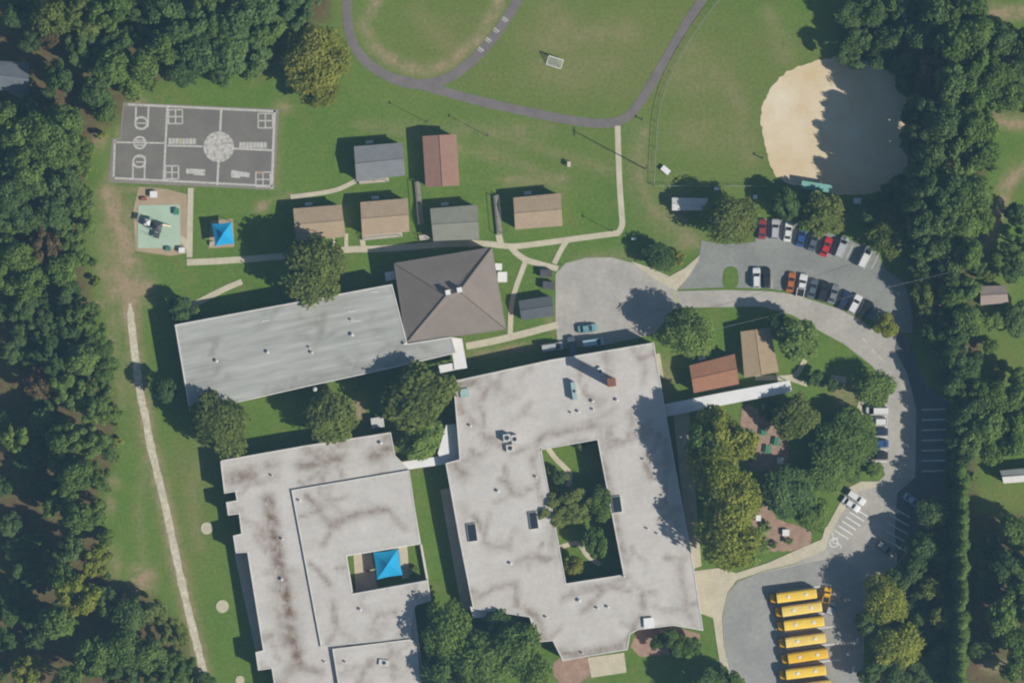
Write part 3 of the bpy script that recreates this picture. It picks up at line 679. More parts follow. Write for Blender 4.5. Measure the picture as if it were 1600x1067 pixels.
unit(600, 1035, zb, 2.4, 1.4, .5, -8, deck_b, og)
windows_along(root, [W(x, y, 4) for x, y in O3], 1.3)
A, B_ = W(658, 850), W(668, 905); d_ = B_ - A; mid = (A + B_) / 2
o = empty('courtyard_wall', mid, 0, 'low cream wall closing the small courtyard towards the grass strip', 'wall'); b = MB(); b.box((0, 0, .6), (d_.length, .35, 1.2), math.atan2(d_.y, d_.x)); b.build('masonry', M['kerb'], o)
b = MB(); b.box((0, 0, 1.25), (d_.length, .5, .1), math.atan2(d_.y, d_.x)); b.build('coping', M['trim'], o)
# its courtyard floor
sheet('courtyard_paving', [(552, 862), (580, 858), (590, 920), (556, 926)], 0.06, M['concrete']); sheet('courtyard_paving', [(622, 852), (636, 850), (640, 902), (628, 904)], 0.065, M['concrete'])

# --- east school block
O4 = [(709, 596), (860, 563), (1021, 536), (1038, 636), (1060, 760), (1084, 888), (1098, 984), (1052, 976), (996, 983), (984, 990), (980, 1014), (880, 1031), (864, 1000), (840, 1002), (828, 963), (740, 950), (718, 840), (697, 724), (719, 718)]
H4 = [(845, 702), (934, 686), (975, 898), (884, 912)]
root = empty('school_building', W(890, 790), 0, 'largest pale flat-roofed school block, with the brick chimney and a planted courtyard', 'school building')
og = tuple(root.location); Z4 = 5.5
wall_mesh(O4, [H4], 0, Z4, M['wallbrick'], root, og)
st4 = [([(712, 604), (745, 596)], 9, .65), ([(716, 606), (718, 640), (738, 660)], 7, .5), ([(745, 640), (740, 620)], 8, .3), ([(712, 722), (722, 740)], 12, .6), ([(738, 705), (742, 720)], 6, .5), ([(700, 728), (735, 716), (760, 706)], 6, .45), ([(840, 690), (850, 680), (890, 672), (936, 664)], 7, .55),
       ([(936, 670), (944, 730), (955, 780), (968, 840), (978, 880)], 6, .6), ([(838, 695), (832, 720), (840, 760), (850, 790)], 6, .5), ([(866, 820), (862, 850), (868, 880)], 8, .4), ([(955, 665), (945, 700)], 8, .5), ([(830, 700), (800, 705)], 5, .4),
       ([(980, 900), (950, 915), (900, 922), (880, 935)], 7, .55), ([(742, 936), (775, 918), (810, 910)], 6, .55), ([(806, 910), (808, 945)], 6, .6), ([(822, 950), (840, 965), (850, 1000)], 7, .75), ([(865, 1018), (910, 1022), (960, 1012)], 9, .7),
       ([(1062, 880), (1070, 930), (1072, 960), (1086, 975)], 7, .5), ([(985, 905), (1010, 930)], 5, .35), ([(906, 565), (915, 575)], 9, .35), ([(945, 550), (955, 590)], 8, .45), ([(1040, 872), (1070, 872)], 5, .45), ([(812, 590), (830, 575)], 6, .35), ([(870, 680), (930, 655), (960, 640)], 6, .35), ([(725, 785), (732, 820)], 8, .25)]
rf = flat_roof('roof', O4, [H4], Z4, M['roofA'], root, og, st4)
edge_trim(O4, Z4, M['trim'], rf, og, .26, .10); edge_trim(H4, Z4, M['trim'], rf, og, .26, .10, 'courtyard_edge')
p = W(955, 597, Z4 + 4); b = MB(); hC = 8.4
b.box((p.x, p.y, Z4 + hC / 2 - .1), (1.75, 1.75, hC + .2), R(8), 0, .94); b.box((p.x, p.y, Z4 + hC + .1), (1.95, 1.95, .35), R(8))
b.build('chimney', M['brick'], rf, og)
unit(897, 611, Z4, 1.1, 4.2, 1.7, 8, rf, og, 'teal'); unit(792, 684, Z4, 1.7, 1.7, 1.6, 8, rf, og); unit(804, 686, Z4, 1.5, 2.0, 1.2, 8, rf, og); unit(797, 700, Z4, 1.8, 1.6, .9, 8, rf, og); unit(938, 580, Z4, 1.2, 1.8, .7, 30, rf, og)
def skylight(x, y, sx, sy, rz):
    p = W(x, y, Z4 + .5); bb = MB(); bb.box((p.x, p.y, Z4 + .2), (sx + .3, sy + .3, .44), R(rz)); o = bb.build('skylight', M['trim'], rf, og)
    g = MB(); g.box((p.x, p.y, Z4 + .47), (sx, sy, .10), R(rz)); g.build('pane', M['glass'], o, og)
skylight(738, 832, 1.9, 3.9, 8); skylight(834, 813, 1.7, 3.8, 8); skylight(964, 788, 1.9, 3.6, 8)
for x, y, s in ((778, 767, .8), (798, 880, .7), (905, 938, .9), (934, 950, .6), (950, 948, .7), (854, 964, .6), (838, 745, .6), (893, 645, .5), (904, 643, .7), (926, 627, .8), (927, 640, .6), (964, 625, .8), (1012, 826, .5), (1028, 834, .5), (910, 1020, .5), (735, 665, .6), (975, 900, .6), (1006, 718, .5)): goose_vent(x, y, Z4, s, rf, og)
roof_box(1014, 973, Z4, 2.1, 2.1, .6, 5, M['white'], rf, og, 'roof_hatch', True); roof_box(726, 614, Z4, 1.8, 1.8, .3, 8, M['teal'], rf, og, 'roof_hatch', True)
windows_along(root, [W(x, y, 4) for x, y in O4], 1.5); windows_along(root, [W(x, y, 4) for x, y in H4], 1.5)
ribbon('courtyard_path', [(856, 700), (868, 716), (880, 728), (890, 740), (888, 760)], 8, 0.06, M['concrete']); ribbon('courtyard_path', [(872, 856), (890, 850), (905, 850), (918, 868), (938, 882)], 7, 0.065, M['concrete'])

# --- white covered walkways
def canopy(label, poly, z, name='covered_walkway', posts=True, m='white', group='white walkway canopies'):
    c = W(sum(p[0] for p in poly) / len(poly), sum(p[1] for p in poly) / len(poly))
    o = empty(name, c, 0, label, 'canopy', group); og = tuple(c)
    b = MB(); pts = [W(x, y, z) for x, y in poly]; b.prism([(p.x, p.y) for p in pts], z - .22, z); b.build('roof', M[m], o, og)
    cc = sum(pts, Vector((0, 0, 0))) / len(pts)
    if posts:
        q = []
        for i in range(len(pts)):
            a, e = pts[i], pts[(i + 1) % len(pts)]; k = max(1, int((e - a).length // 4))
            q += [a + (e - a) * (j / k) for j in range(k)]
        for v in q:
            v = cc + (v - cc) * .96; b = MB(); b.box((v.x, v.y, (z - .22) / 2), (.15, .15, z - .22)); b.build('post', M['steel'], o, og)
    return o
canopy('long white walkway canopy running past the rust-roofed hut', [(1036, 632), (1130, 613), (1234, 594), (1238, 612), (1135, 632), (1040, 651)], 3.0)
canopy('white walkway canopy linking the grey-green wing to the largest block', [(704, 527), (722, 529), (730, 575), (710, 578)], 3.6)
canopy('short white canopy tucked under the grey-green wing next to the tall oak', [(685, 571), (708, 567), (711, 578), (688, 583)], 3.3)
canopy('white canopy against the largest block below the tall oak', [(697, 664), (712, 662), (720, 716), (690, 722), (684, 708)], 3.4)
canopy('narrow white canopy at the top of the grass strip', [(626, 722), (690, 712), (720, 716), (718, 722), (640, 733), (634, 731)], 3.1)
canopy('white loading canopy at the lower left corner of the largest block', [(734, 945), (792, 945), (795, 962), (739, 965)], 4.4)
canopy('small entrance canopy in the shade beside the gym', [(601, 426), (616, 423), (618, 436), (603, 440)], 3.0, 'entrance_canopy', group='entrance canopies')

# --- relocatable classrooms
def roof_mat(nm, c): return mat(nm, c, tuple(x * .88 for x in c), 0.5, rough=0.9, fine=0.10, fscale=2.5)
RM = dict(grey=roof_mat('slate_shingle', (0.225, 0.235, 0.24)), red=roof_mat('rust_red_shingle', (0.33, 0.195, 0.145)), tan=roof_mat('tan_shingle', (0.42, 0.32, 0.215)), olive=roof_mat('grey_olive_shingle', (0.265, 0.265, 0.215)),
          dark=roof_mat('charcoal_shingle', (0.115, 0.125, 0.135)), rust=roof_mat('rust_shingle', (0.36, 0.18, 0.105)), tan2=roof_mat('sand_shingle', (0.40, 0.30, 0.19)), house=roof_mat('blue_grey_shingle', (0.16, 0.18, 0.20)), pink=roof_mat('faded_brown_shingle', (0.36, 0.29, 0.26)), pale=roof_mat('white_shingle', (0.66, 0.64, 0.61)))
def hut(label, q, rid, rm, eave=3.6, rise=.8, ac=True, name='classroom_hut', cat='classroom hut', door=True, group='relocatable classroom huts', wall='siding'):
    """q: NW, NE, SE, SW roof corners; rid 'h' or 'v' ridge"""
    P = [W(x, y, eave) for x, y in q]; c = sum(P, Vector((0, 0, 0))) / 4; base = Vector((c.x, c.y, 0))
    o = empty(name, base, 0, label, cat, group); og = tuple(base)
    if rid == 'v': P = [P[1], P[2], P[3], P[0]]      # turn so the ridge runs between the P0-P3 and P1-P2 sides
    r0 = (P[0] + P[3]) / 2 + Vector((0, 0, rise)); r1 = (P[1] + P[2]) / 2 + Vector((0, 0, rise))
    ins = [c + (p - c) * .93 for p in P]; g0 = c + (r0 - c) * .93; g1 = c + (r1 - c) * .93
    b = MB(); n4 = [Vector((p.x, p.y, 0.0)) for p in ins]; t4 = [Vector((p.x, p.y, eave - .06)) for p in ins]
    G0 = Vector((g0.x, g0.y, eave + rise * .9)); G1 = Vector((g1.x, g1.y, eave + rise * .9))
    vs = n4 + t4 + [G0, G1]
    b.add(vs, [(0, 1, 5, 4), (2, 3, 7, 6), (1, 2, 6, 9, 5), (3, 0, 4, 8, 7)]); b.build('wall', M[wall], o, og)
    for A, B_, C_, D_ in ((P[0], P[1], r1, r0), (r0, r1, P[2], P[3])):
        b = MB(); vs = [A, B_, C_, D_]; vs = vs + [v - Vector((0, 0, .14)) for v in vs]
        b.add(vs, [(3, 2, 1, 0), (4, 5, 6, 7), (0, 1, 5, 4), (1, 2, 6, 5), (2, 3, 7, 6), (3, 0, 4, 7)]); s = b.build('roof_slope', rm, o, og)
    b = MB(); b.tube(r0 + Vector((0, 0, .02)), r1 + Vector((0, 0, .02)), .11, n=6); b.build('ridge_cap', rm, o, og)
    fm, pm = win_meshes()
    for (i, j) in ((0, 1), (3, 2)):
        A, B_ = ins[i], ins[j]; d = B_ - A; ang = math.atan2(d.y, d.x)
        for t in ((.28, .72) if d.length > 7 else (.5,)):
            p = A + d * t; w = link_mesh('window', fm, o, None, (p.x - og[0], p.y - og[1], 1.0), ang); link_mesh('pane', pm, w)
    if door:
        A, B_ = ins[3], ins[2]; d = B_ - A; p = A + d * .5; ang = math.atan2(d.y, d.x); b = MB(); b.box((p.x, p.y, 1.1), (.95, .12, 2.1), ang)
        dd = b.build('door', M['frame'], o, og); k = MB(); k.box((p.x + .35 * math.cos(ang), p.y + .35 * math.sin(ang), 1.05), (.06, .26, .06), ang); k.build('handle', M['steel'], dd, og)
    if ac:
        A, B_ = ins[0], ins[1]; d = (B_ - A); p = A + d * .3; nrm = Vector((-d.y, d.x, 0)).normalized()
        if (p + nrm - c).length < (p - c).length: nrm = -nrm
        p = p + nrm * 1.1; b = MB(); b.box((p.x, p.y, .75), (1.7, .8, 1.5), math.atan2(d.y, d.x)); b.build('air_conditioner', M['unit'], o, og)
    return o
hut('grey-roofed classroom hut, upper left of the group, with a pale deck below', [(553, 229), (629, 223), (633, 274), (557, 284)], 'h', RM['grey'])
hut('tall narrow classroom hut with a rust-red roof and lengthwise ridge', [(660, 213), (713, 210), (718, 290), (665, 293)], 'v', RM['red'], ac=False)
hut('tan-roofed classroom hut half hidden by the tree, leftmost of its row', [(458, 326), (534, 320), (540, 370), (463, 377)], 'h', RM['tan'])
hut('tan-roofed classroom hut with a white deck on its lower side', [(563, 316), (637, 310), (640, 362), (566, 369)], 'h', RM['tan'])
hut('grey-olive-roofed classroom hut just above the brown gym', [(672, 326), (746, 320), (749, 374), (677, 377)], 'h', RM['olive'])
hut('tan-roofed classroom hut standing alone, right end of the row', [(802, 309), (876, 302), (879, 353), (805, 359)], 'h', RM['tan'])
hut('rust-orange-roofed hut beside the long white walkway canopy', [(1077, 571), (1148, 553), (1155, 600), (1084, 614)], 'h', RM['rust'])
hut('sand-roofed hut with lengthwise ridge beside the rust-orange hut', [(1157, 518), (1203, 512), (1217, 581), (1163, 590)], 'v', RM['tan2'], ac=False, rise=.45)
hut('small charcoal-roofed shed between the gym and the turning circle', [(810, 470), (862, 462), (866, 493), (815, 501)], 'h', RM['dark'], 2.6, .5, False, 'storage_shed', 'shed', True, 'sheds')
hut('faded brown garden shed on the lawn at the right edge', [(1531, 447), (1571, 446), (1576, 473), (1532, 477)], 'h', RM['pink'], 2.8, 1.0, False, 'garden_shed', 'shed', True, 'sheds')
hut('white-roofed house cut by the right edge of the picture', [(1562, 735), (1640, 728), (1640, 750), (1568, 755)], 'h', RM['pale'], 3.4, 1.4, False, 'house', 'house', True, 'neighbouring houses')
hut('blue-grey-roofed house in the shade at the upper left edge', [(-70, 92), (46, 98), (46, 150), (-70, 128)], 'h', RM['house'], 3.6, 1.6, False, 'house', 'house', True, 'neighbouring houses')
hut('long white-roofed storage shed half under the tree by the fence', [(1050, 309), (1106, 310), (1106, 329), (1050, 329)], 'h', RM['pale'], 2.5, .35, False, 'storage_shed', 'shed', True, 'sheds')

def deck(label, poly, z, m='deck', cat='deck', name='wooden_deck'):
    pts = [W(x, y, z) for x, y in poly]; c = sum(pts, Vector((0, 0, 0))) / len(pts); base = Vector((c.x, c.y, 0))
    o = empty(name, base, 0, label, cat, 'decks and ramps of the huts'); og = tuple(base)
    b = MB(); b.prism([(p.x, p.y) for p in pts], z - .15, z); b.build('platform', M[m], o, og)
    n = len(pts)
    for i in range(n):
        v = c + (pts[i] - c) * .96; b = MB(); b.box((v.x, v.y, (z + .9) / 2), (.12, .12, z + .9)); b.build('post', M[m], o, og)
    for i in range(n):
        A, B_ = c + (pts[i] - c) * .96, c + (pts[(i + 1) % n] - c) * .96
        if (B_ - A).length < 3: continue
        b = MB(); b.tube(A + Vector((0, 0, .95)), B_ + Vector((0, 0, .95)), .06, n=5); b.build('handrail', M[m], o, og)
M['paledeck'] = mat('pale_deck', (0.50, 0.46, 0.40), (0.42, 0.385, 0.33), 0.8, fine=0.12)
deck('white deck along the lower side of a tan-roofed hut', [(565, 369), (628, 363), (629, 370), (567, 376)], .5, 'paledeck')
deck('pale deck below the grey-roofed hut', [(560, 284), (607, 278), (608, 284), (562, 288)], .5, 'paledeck')
deck('long weathered ramp between the rust-red hut and grey-olive hut', [(648, 284), (656, 283), (662, 350), (654, 352)], .7)
deck('weathered ramp to the left of the solitary tan hut', [(771, 306), (779, 304), (785, 366), (777, 368)], .7)
deck('short pale landing by the grey-olive hut', [(654, 368), (670, 366), (670, 374), (656, 376)], .4, 'paledeck')

# --- blue shade sails on four posts
def sail(label, q, h):
    P = [W(x, y, h) for x, y in q]; c = sum(P, Vector((0, 0, 0))) / 4; base = Vector((c.x, c.y, 0)); og = tuple(base)
    o = empty('shade_sail', base, 0, label, 'shade sail', 'blue shade sails')
    top = c + Vector((0, 0, 1.9)); b = MB(); n = 8; vs = []; fs = []
    for e in range(4):
        A, B_ = P[e], P[(e + 1) % 4]; k0 = len(vs)
        for i in range(n + 1):
            for j in range(n + 1 - i):
                u, v = i / n, j / n; p = top * u + A * (1 - u - v) + B_ * v
                sag = -.22 * math.sin(math.pi * u); hem = .10 * (1 - u) * math.sin(math.pi * min(1, v / max(1e-6, 1 - u)))
                p = p + Vector((0, 0, sag)) + (c - p) * hem * .5; vs.append(p)
        ix = {}; t = k0
        for i in range(n + 1):
            for j in range(n + 1 - i): ix[(i, j)] = t; t += 1
        for i in range(n):
            for j in range(n - i):
                fs.append((ix[(i, j)], ix[(i, j + 1)], ix[(i + 1, j)]))
                if j < n - i - 1: fs.append((ix[(i, j + 1)], ix[(i + 1, j + 1)], ix[(i + 1, j)]))
    b.add(vs, fs); b.build('fabric', M['sail'], o, og)
    for p in P:
        v = c + (p - c) * .97; b = MB(); b.tube((v.x, v.y, 0), (v.x, v.y, h - .02), .07, n=8); b.build('post', M['steel'], o, og)
sail('bright blue shade sail beside the green playground', [(331, 350), (362, 347), (366, 381), (336, 385)], 3.0)
sail('larger bright blue shade sail inside the small courtyard', [(583, 863), (622, 857), (629, 898), (589, 905)], 3.0)

# ------------------------------------------------------------------ vehicles
def loft(stations, sec):
    b = MB(); n = len(sec(stations[0])); vs = []
    for s in stations: vs += sec(s)
    fs = []
    for i in range(len(stations) - 1):
        for j in range(n): fs.append((i * n + j, i * n + (j + 1) % n, (i + 1) * n + (j + 1) % n, (i + 1) * n + j))
    fs.append(tuple(range(n - 1, -1, -1))); m = (len(stations) - 1) * n; fs.append(tuple(range(m, m + n)))
    return b.add(vs, fs)
def body_sec(s):
    x, hw, zt = s; zm = max(.45, zt * .66)
    return [(x, hw * .93, .26), (x, hw, .42), (x, hw, zm), (x, hw * .9, zt), (x, -hw * .9, zt), (x, -hw, zm), (x, -hw, .42), (x, -hw * .93, .26)]
CAR = {}
def temp(b, name, mats, smooth=False):
    o = b.build(name, mats, smooth=smooth); me = o.data; bpy.data.objects.remove(o); return me
def car_meshes(kind):
    if kind in CAR: return CAR[kind]
    if kind == 'sedan': L_, st, cb, ct, z0, z1 = 4.7, [(-2.35, .70, .66), (-2.2, .86, .92), (-1.5, .92, 1.0), (-.8, .92, 1.0), (.9, .92, .96), (1.7, .90, .88), (2.15, .82, .76), (2.35, .68, .62)], (-1.75, 1.05), (-1.05, .25), .95, 1.44
    elif kind == 'suv': L_, st, cb, ct, z0, z1 = 4.8, [(-2.4, .78, .9), (-2.3, .92, 1.08), (-1.5, .96, 1.1), (.8, .96, 1.08), (1.7, .94, 1.02), (2.2, .88, .92), (2.4, .74, .72)], (-2.3, 1.05), (-2.0, .3), 1.05, 1.72
    elif kind == 'van': L_, st, cb, ct, z0, z1 = 5.2, [(-2.6, .9, 1.1), (-2.5, .98, 1.2), (-1.5, 1.0, 1.2), (1.2, 1.0, 1.18), (2.0, .97, 1.05), (2.45, .9, .95), (2.6, .78, .75)], (-2.52, 1.75), (-2.4, .8), 1.15, 2.0
    else: L_, st, cb, ct, z0, z1 = 5.5, [(-2.75, .9, .95), (-2.7, .97, 1.05), (-.8, .98, 1.06), (.9, .97, 1.08), (1.9, .96, 1.04), (2.5, .9, .95), (2.75, .8, .75)], (-.75, 1.25), (-.55, .55), 1.03, 1.78
    body = loft(st, body_sec)
    if kind == 'pickup':
        for c, d in (((-1.75, .86, 1.2), (1.9, .14, .34)), ((-1.75, -.86, 1.2), (1.9, .14, .34)), ((-2.66, 0, 1.2), (.12, 1.6, .34)), ((-.82, 0, 1.2), (.1, 1.6, .34))): body.box(c, d)
    hw = max(s[1] for s in st); g = MB()
    a0, a1, t0, t1 = cb[0], cb[1], ct[0], ct[1]; w0, w1 = hw * .86, hw * .70
    g.add([(a0, w0, z0), (a1, w0 * .94, z0), (a1, -w0 * .94, z0), (a0, -w0, z0), (t0, w1, z1), (t1, w1 * .97, z1), (t1, -w1 * .97, z1), (t0, -w1, z1)], [(0, 1, 5, 4), (1, 2, 6, 5), (2, 3, 7, 6), (3, 0, 4, 7), (4, 5, 6, 7)])
    r = MB(); r.prism([(t0 + .04, w1), (t1 - .1, w1 * 1.0), (t1, w1 * .8), (t1, -w1 * .8), (t1 - .1, -w1), (t0 + .04, -w1), (t0 - .02, -w1 * .8), (t0 - .02, w1 * .8)], z1 - .02, z1 + .05)
    for sgn in (1, -1):     # pillars
        r.tube((a1, sgn * w0 * .94, z0), (t1, sgn * w1 * .97, z1), .045, n=5); r.tube((a0, sgn * w0, z0), (t0, sgn * w1, z1), .06, n=5)
        mx = (a0 + a1) / 2; r.tube((mx, sgn * w0 * .985, z0), ((t0 + t1) / 2, sgn * w1 * 1.0, z1), .05, n=5)
    wh = MB(); wh.tube((0, -.11, 0), (0, .11, 0), .33, n=14); rim = MB(); rim.tube((0, -.125, 0), (0, .125, 0), .20, n=10)
    lamp = MB(); lamp.box((0, 0, 0), (.12, .34, .16)); mir = MB(); mir.box((0, 0, 0), (.14, .24, .16))
    d = dict(L=L_, hw=hw, body=temp(body, 'body', M['white']), glass=temp(g, 'windows', M['glass']), roof=temp(r, 'roof', M['white']), wheel=temp(wh, 'tyre', M['tyre']), rim=temp(rim, 'rim', M['chrome']),
             head=temp(lamp, 'headlight', M['lamp']), tail=temp(lamp, 'tail_light', M['taillamp']), mirror=temp(mir, 'mirror', M['black']), zt=st[-1][2], zr=st[0][2], cab=a1, z0=z0,
             bed=None)
    if kind == 'pickup':
        bd = MB(); bd.box((-1.74, 0, 1.075), (1.7, 1.56, .03)); d['bed'] = temp(bd, 'cargo_bed', M['black'])
    CAR[kind] = d; return d
def car(kind, x, y, ang, colr, label, z=0.07):
    d = car_meshes(kind); p = W(x, y, 1.0); o = empty('parked_car', (p.x, p.y, z), R(ang), label, {'van': 'van', 'pickup': 'pickup truck'}.get(kind, 'car'), 'parked cars')
    m = PAINT[colr]
    link_mesh('body', d['body'], o, m); link_mesh('windows', d['glass'], o); link_mesh('roof', d['roof'], o, m)
    if d['bed']: link_mesh('cargo_bed', d['bed'], o)
    for sx in (-1, 1):
        for sy in (-1, 1):
            w = link_mesh('wheel', d['wheel'], o, None, (sx * d['L'] * .30, sy * (d['hw'] - .1), .33)); link_mesh('rim', d['rim'], w)
            if sx > 0:
                link_mesh('headlight', d['head'], o, None, (d['L'] / 2 - .12, sy * d['hw'] * .62, d['zt'] - .06)); link_mesh('mirror', d['mirror'], o, None, (d['cab'] - .35, sy * (d['hw'] + .06), d['z0'] + .06))
            else: link_mesh('tail_light', d['tail'], o, None, (-d['L'] / 2 + .07, sy * d['hw'] * .7, d['zr'] - .05))
    return o
def T(t): return 90 - t      # tilt from picture-up towards the right
for kind, x, y, a, c, lab in [
    ('sedan', 1191, 358, T(4), 'maroon', 'maroon car at the left end of the upper parking row'), ('suv', 1211, 358, T(4), 'silver', 'silver car between the maroon and white cars, upper row'), ('sedan', 1231.5, 362, T(7), 'white', 'white car in the upper row, partly in tree shade'),
    ('sedan', 1252, 370, T(12), 'blue', 'dark blue car in the upper row under the tree'), ('sedan', 1271, 377, T(16), 'slate', 'slate grey car next to the bright red one'), ('sedan', 1291, 386, T(22), 'red', 'bright red car in the upper parking row'),
    ('van', 1315, 386, T(22), 'silver', 'silver van right of the red car'), ('van', 1352, 402, T(26), 'white', 'white van at the right end of the upper row'),
    ('suv', 1182, 434, T(0), 'white', 'white car with dark windows beside the grass island'), ('suv', 1197.5, 434.5, T(0), 'black', 'black car parked right beside the white one by the grass island'), ('sedan', 1236, 441, T(10), 'orange', 'orange car at the left end of the lower row'),
    ('pickup', 1253, 446, T(12), 'white', 'white pickup second in the lower row'), ('sedan', 1270, 451, T(14), 'slate', 'slate blue car third in the lower row'), ('suv', 1286, 455, T(15), 'black', 'black car fourth in the lower row'), ('sedan', 1302.5, 460, T(18), 'grey', 'mid grey car fifth in the lower row'),
    ('sedan', 1319, 469, T(24), 'navy', 'navy blue car sixth in the lower row'), ('suv', 1336, 475, T(28), 'white', 'white car near the right end of the lower row'), ('sedan', 1353, 484, T(30), 'black', 'black car at the right end of the lower row'),
    ('van', 1370, 642, 180, 'white', 'white van at the top of the short roadside row'), ('suv', 1370.5, 659, 180, 'white', 'white car second in the short roadside row'), ('sedan', 1372, 674.5, 180, 'navy', 'navy car third in the short roadside row'), ('sedan', 1373, 693, 180, 'blue', 'mid blue car fourth in the short roadside row'),
    ('sedan', 1372, 712, 180, 'black', 'black car lowest in the short roadside row'), ('suv', 1338, 777, -35, 'white', 'upper of two white cars parked at an angle by the kerb'), ('sedan', 1330, 788, -35, 'white', 'lower of two white cars parked at an angle by the kerb'),
    ('sedan', 1426, 782, -35, 'paleblue', 'pale car parked in deep shade right of the road, upper of two'), ('sedan', 1438, 790, -35, 'silver', 'silver car parked in deep shade right of the road, lower of two'), ('suv', 1384, 857, -35, 'grey', 'grey car at the shade edge above the bus loop'),
    ('sedan', 918, 513, 8, 'teal', 'teal car on the turning circle at the shade edge'), ('van', 927, 535, 8, 'paleblue', 'pale blue van in the shade of the largest block'), ('van', 863, 542, 8, 'silver', 'silver van in the shade left of the pale blue van'), ('suv', 894, 541, 100, 'slate', 'slate car parked across in the shade between two vans'),
    ('sedan', 1416, 34, 90, 'paleblue', 'pale blue car among the dark trees at the upper right'), ('pickup', 1292, 929, 78, 'yellow', 'small yellow truck behind the uppermost school bus'), ('suv', 1298, 950, 70, 'silver', 'silver car behind the yellow truck by the buses')]:
    o = car(kind, x, y, a, c, lab)
    if lab.startswith('small yellow') or 'by the buses' in lab: o.scale = (.68, .9, .9); o.location.z = 0.09

# school buses
def bus_proto():
    d = {}
    b = MB(); secs = []
    prof = [(1.2, .55), (1.23, 1.0), (1.22, 2.35), (1.08, 2.78), (.75, 2.98), (0, 3.06), (-.75, 2.98), (-1.08, 2.78), (-1.22, 2.35), (-1.23, 1.0), (-1.2, .55)]
    L0, L1 = -4.75, 4.6
    low = loft([L0, L1], lambda x: [(x, y, z) for y, z in prof if z <= 2.36])
    d['body'] = temp(low, 'body', M['busyellow'])
    up = [(1.225, 2.33), (1.09, 2.78), (.76, 3.0), (0, 3.07), (-.76, 3.0), (-1.09, 2.78), (-1.225, 2.33)]
    rf_ = loft([(-4.78, .93), (-4.6, 1.0), (4.45, 1.0), (4.62, .95)], lambda s: [(s[0], y * s[1], 2.33 + (z - 2.33) * s[1]) for y, z in up])
    d['roof'] = temp(rf_, 'roof', M['busroof'])
    hood = loft([(4.6, 1.08, 1.62), (5.2, 1.04, 1.56), (5.9, .95, 1.42), (6.1, .82, 1.2)], lambda s: [(s[0], s[1], .55), (s[0], s[1], s[2] * .8), (s[0], s[1] * .72, s[2]), (s[0], -s[1] * .72, s[2]), (s[0], -s[1], s[2] * .8), (s[0], -s[1], .55)])
    d['hood'] = temp(hood, 'hood', M['busyellow'])
    ws = MB(); ws.add([(4.63, 1.12, 1.6), (4.63, -1.12, 1.6), (4.63, -1.05, 2.55), (4.63, 1.05, 2.55), (4.95, 1.0, 1.6), (4.95, -1.0, 1.6)], [(4, 5, 2, 3), (0, 4, 3), (1, 2, 5), (0, 1, 5, 4)])
    d['windscreen'] = temp(ws, 'windscreen', M['glass'])
    sw = MB(); sw.box((0, 0, 0), (.62, .05, .62)); d['win'] = temp(sw, 'side_window', M['glass'])
    hb = MB(); hb.box((0, 0, 0), (.68, .68, .14), 0, 0, .85); d['hatch'] = temp(hb, 'roof_hatch', M['white'])
    rl = MB(); rl.box((0, 0, 0), (9.3, .04, .09)); d['rail'] = temp(rl, 'rub_rail', M['black'])
    wh = MB(); wh.tube((0, -.14, 0), (0, .14, 0), .48, n=16); d['wheel'] = temp(wh, 'wheel', M['tyre'])
    ri = MB(); ri.tube((0, -.155, 0), (0, .155, 0), .26, n=12); d['rim'] = temp(ri, 'rim', M['chrome'])
    mi = MB(); mi.tube((0, 0, 0), (.35, .2, .15), .03, n=5); mi.box((.38, .22, .2), (.08, .2, .34)); d['mirror'] = temp(mi, 'mirror', M['black'])
    bp = MB(); bp.box((0, 0, 0), (.14, 2.3, .3)); d['bumper'] = temp(bp, 'bumper', M['black'])
    hl = MB(); hl.box((0, 0, 0), (.08, .24, .24)); d['head'] = temp(hl, 'headlight', M['lamp']); d['tail'] = temp(hl, 'tail_light', M['taillamp'])
    dd = MB(); dd.box((0, 0, 0), (.75, .05, 1.9)); d['door'] = temp(dd, 'door', M['glass'])
    return d
BUS = bus_proto()
M['busroof3'] = mat('dusty_yellow_roof', (0.87, 0.66, 0.20), (0.78, 0.55, 0.10), 0.5, rough=0.6, fine=0.08)
M['busroof2'] = mat('fresh_yellow_roof', (0.84, 0.52, 0.035), (0.78, 0.46, 0.03), 0.4, rough=0.5, fine=0.05)
def bus(x, y, ang, label, roof=None):
    p = W(x, y, 2.0); o = empty('school_bus', (p.x, p.y, 0.09), R(ang), label, 'school bus', 'school buses in a row')
    link_mesh('body', BUS['body'], o); link_mesh('roof', BUS['roof'], o, roof); link_mesh('hood', BUS['hood'], o); link_mesh('windscreen', BUS['windscreen'], o)
    for hx in (-2.3, 1.9): link_mesh('roof_hatch', BUS['hatch'], o, None, (hx, 0, 3.11))
    for s in (1, -1):
        for k in range(11): link_mesh('side_window', BUS['win'], o, None, (-4.2 + k * .8, s * 1.215, 1.95))
        link_mesh('rub_rail', BUS['rail'], o, None, (-.05, s * 1.235, 1.35)); link_mesh('mirror', BUS['mirror'], o, None, (4.9, s * 1.05, 1.6))
        link_mesh('headlight', BUS['head'], o, None, (6.06, s * .6, .95)); link_mesh('tail_light', BUS['tail'], o, None, (-4.77, s * .9, 1.2))
        for wx in (-3.0, 5.1):
            w = link_mesh('wheel', BUS['wheel'], o, None, (wx, s * 1.02, .48)); link_mesh('rim', BUS['rim'], w)
    link_mesh('bumper', BUS['bumper'], o, None, (6.15, 0, .6)); link_mesh('bumper', BUS['bumper'], o, None, (-4.83, 0, .6)); link_mesh('door', BUS['door'], o, None, (4.05, -1.225, 1.5))
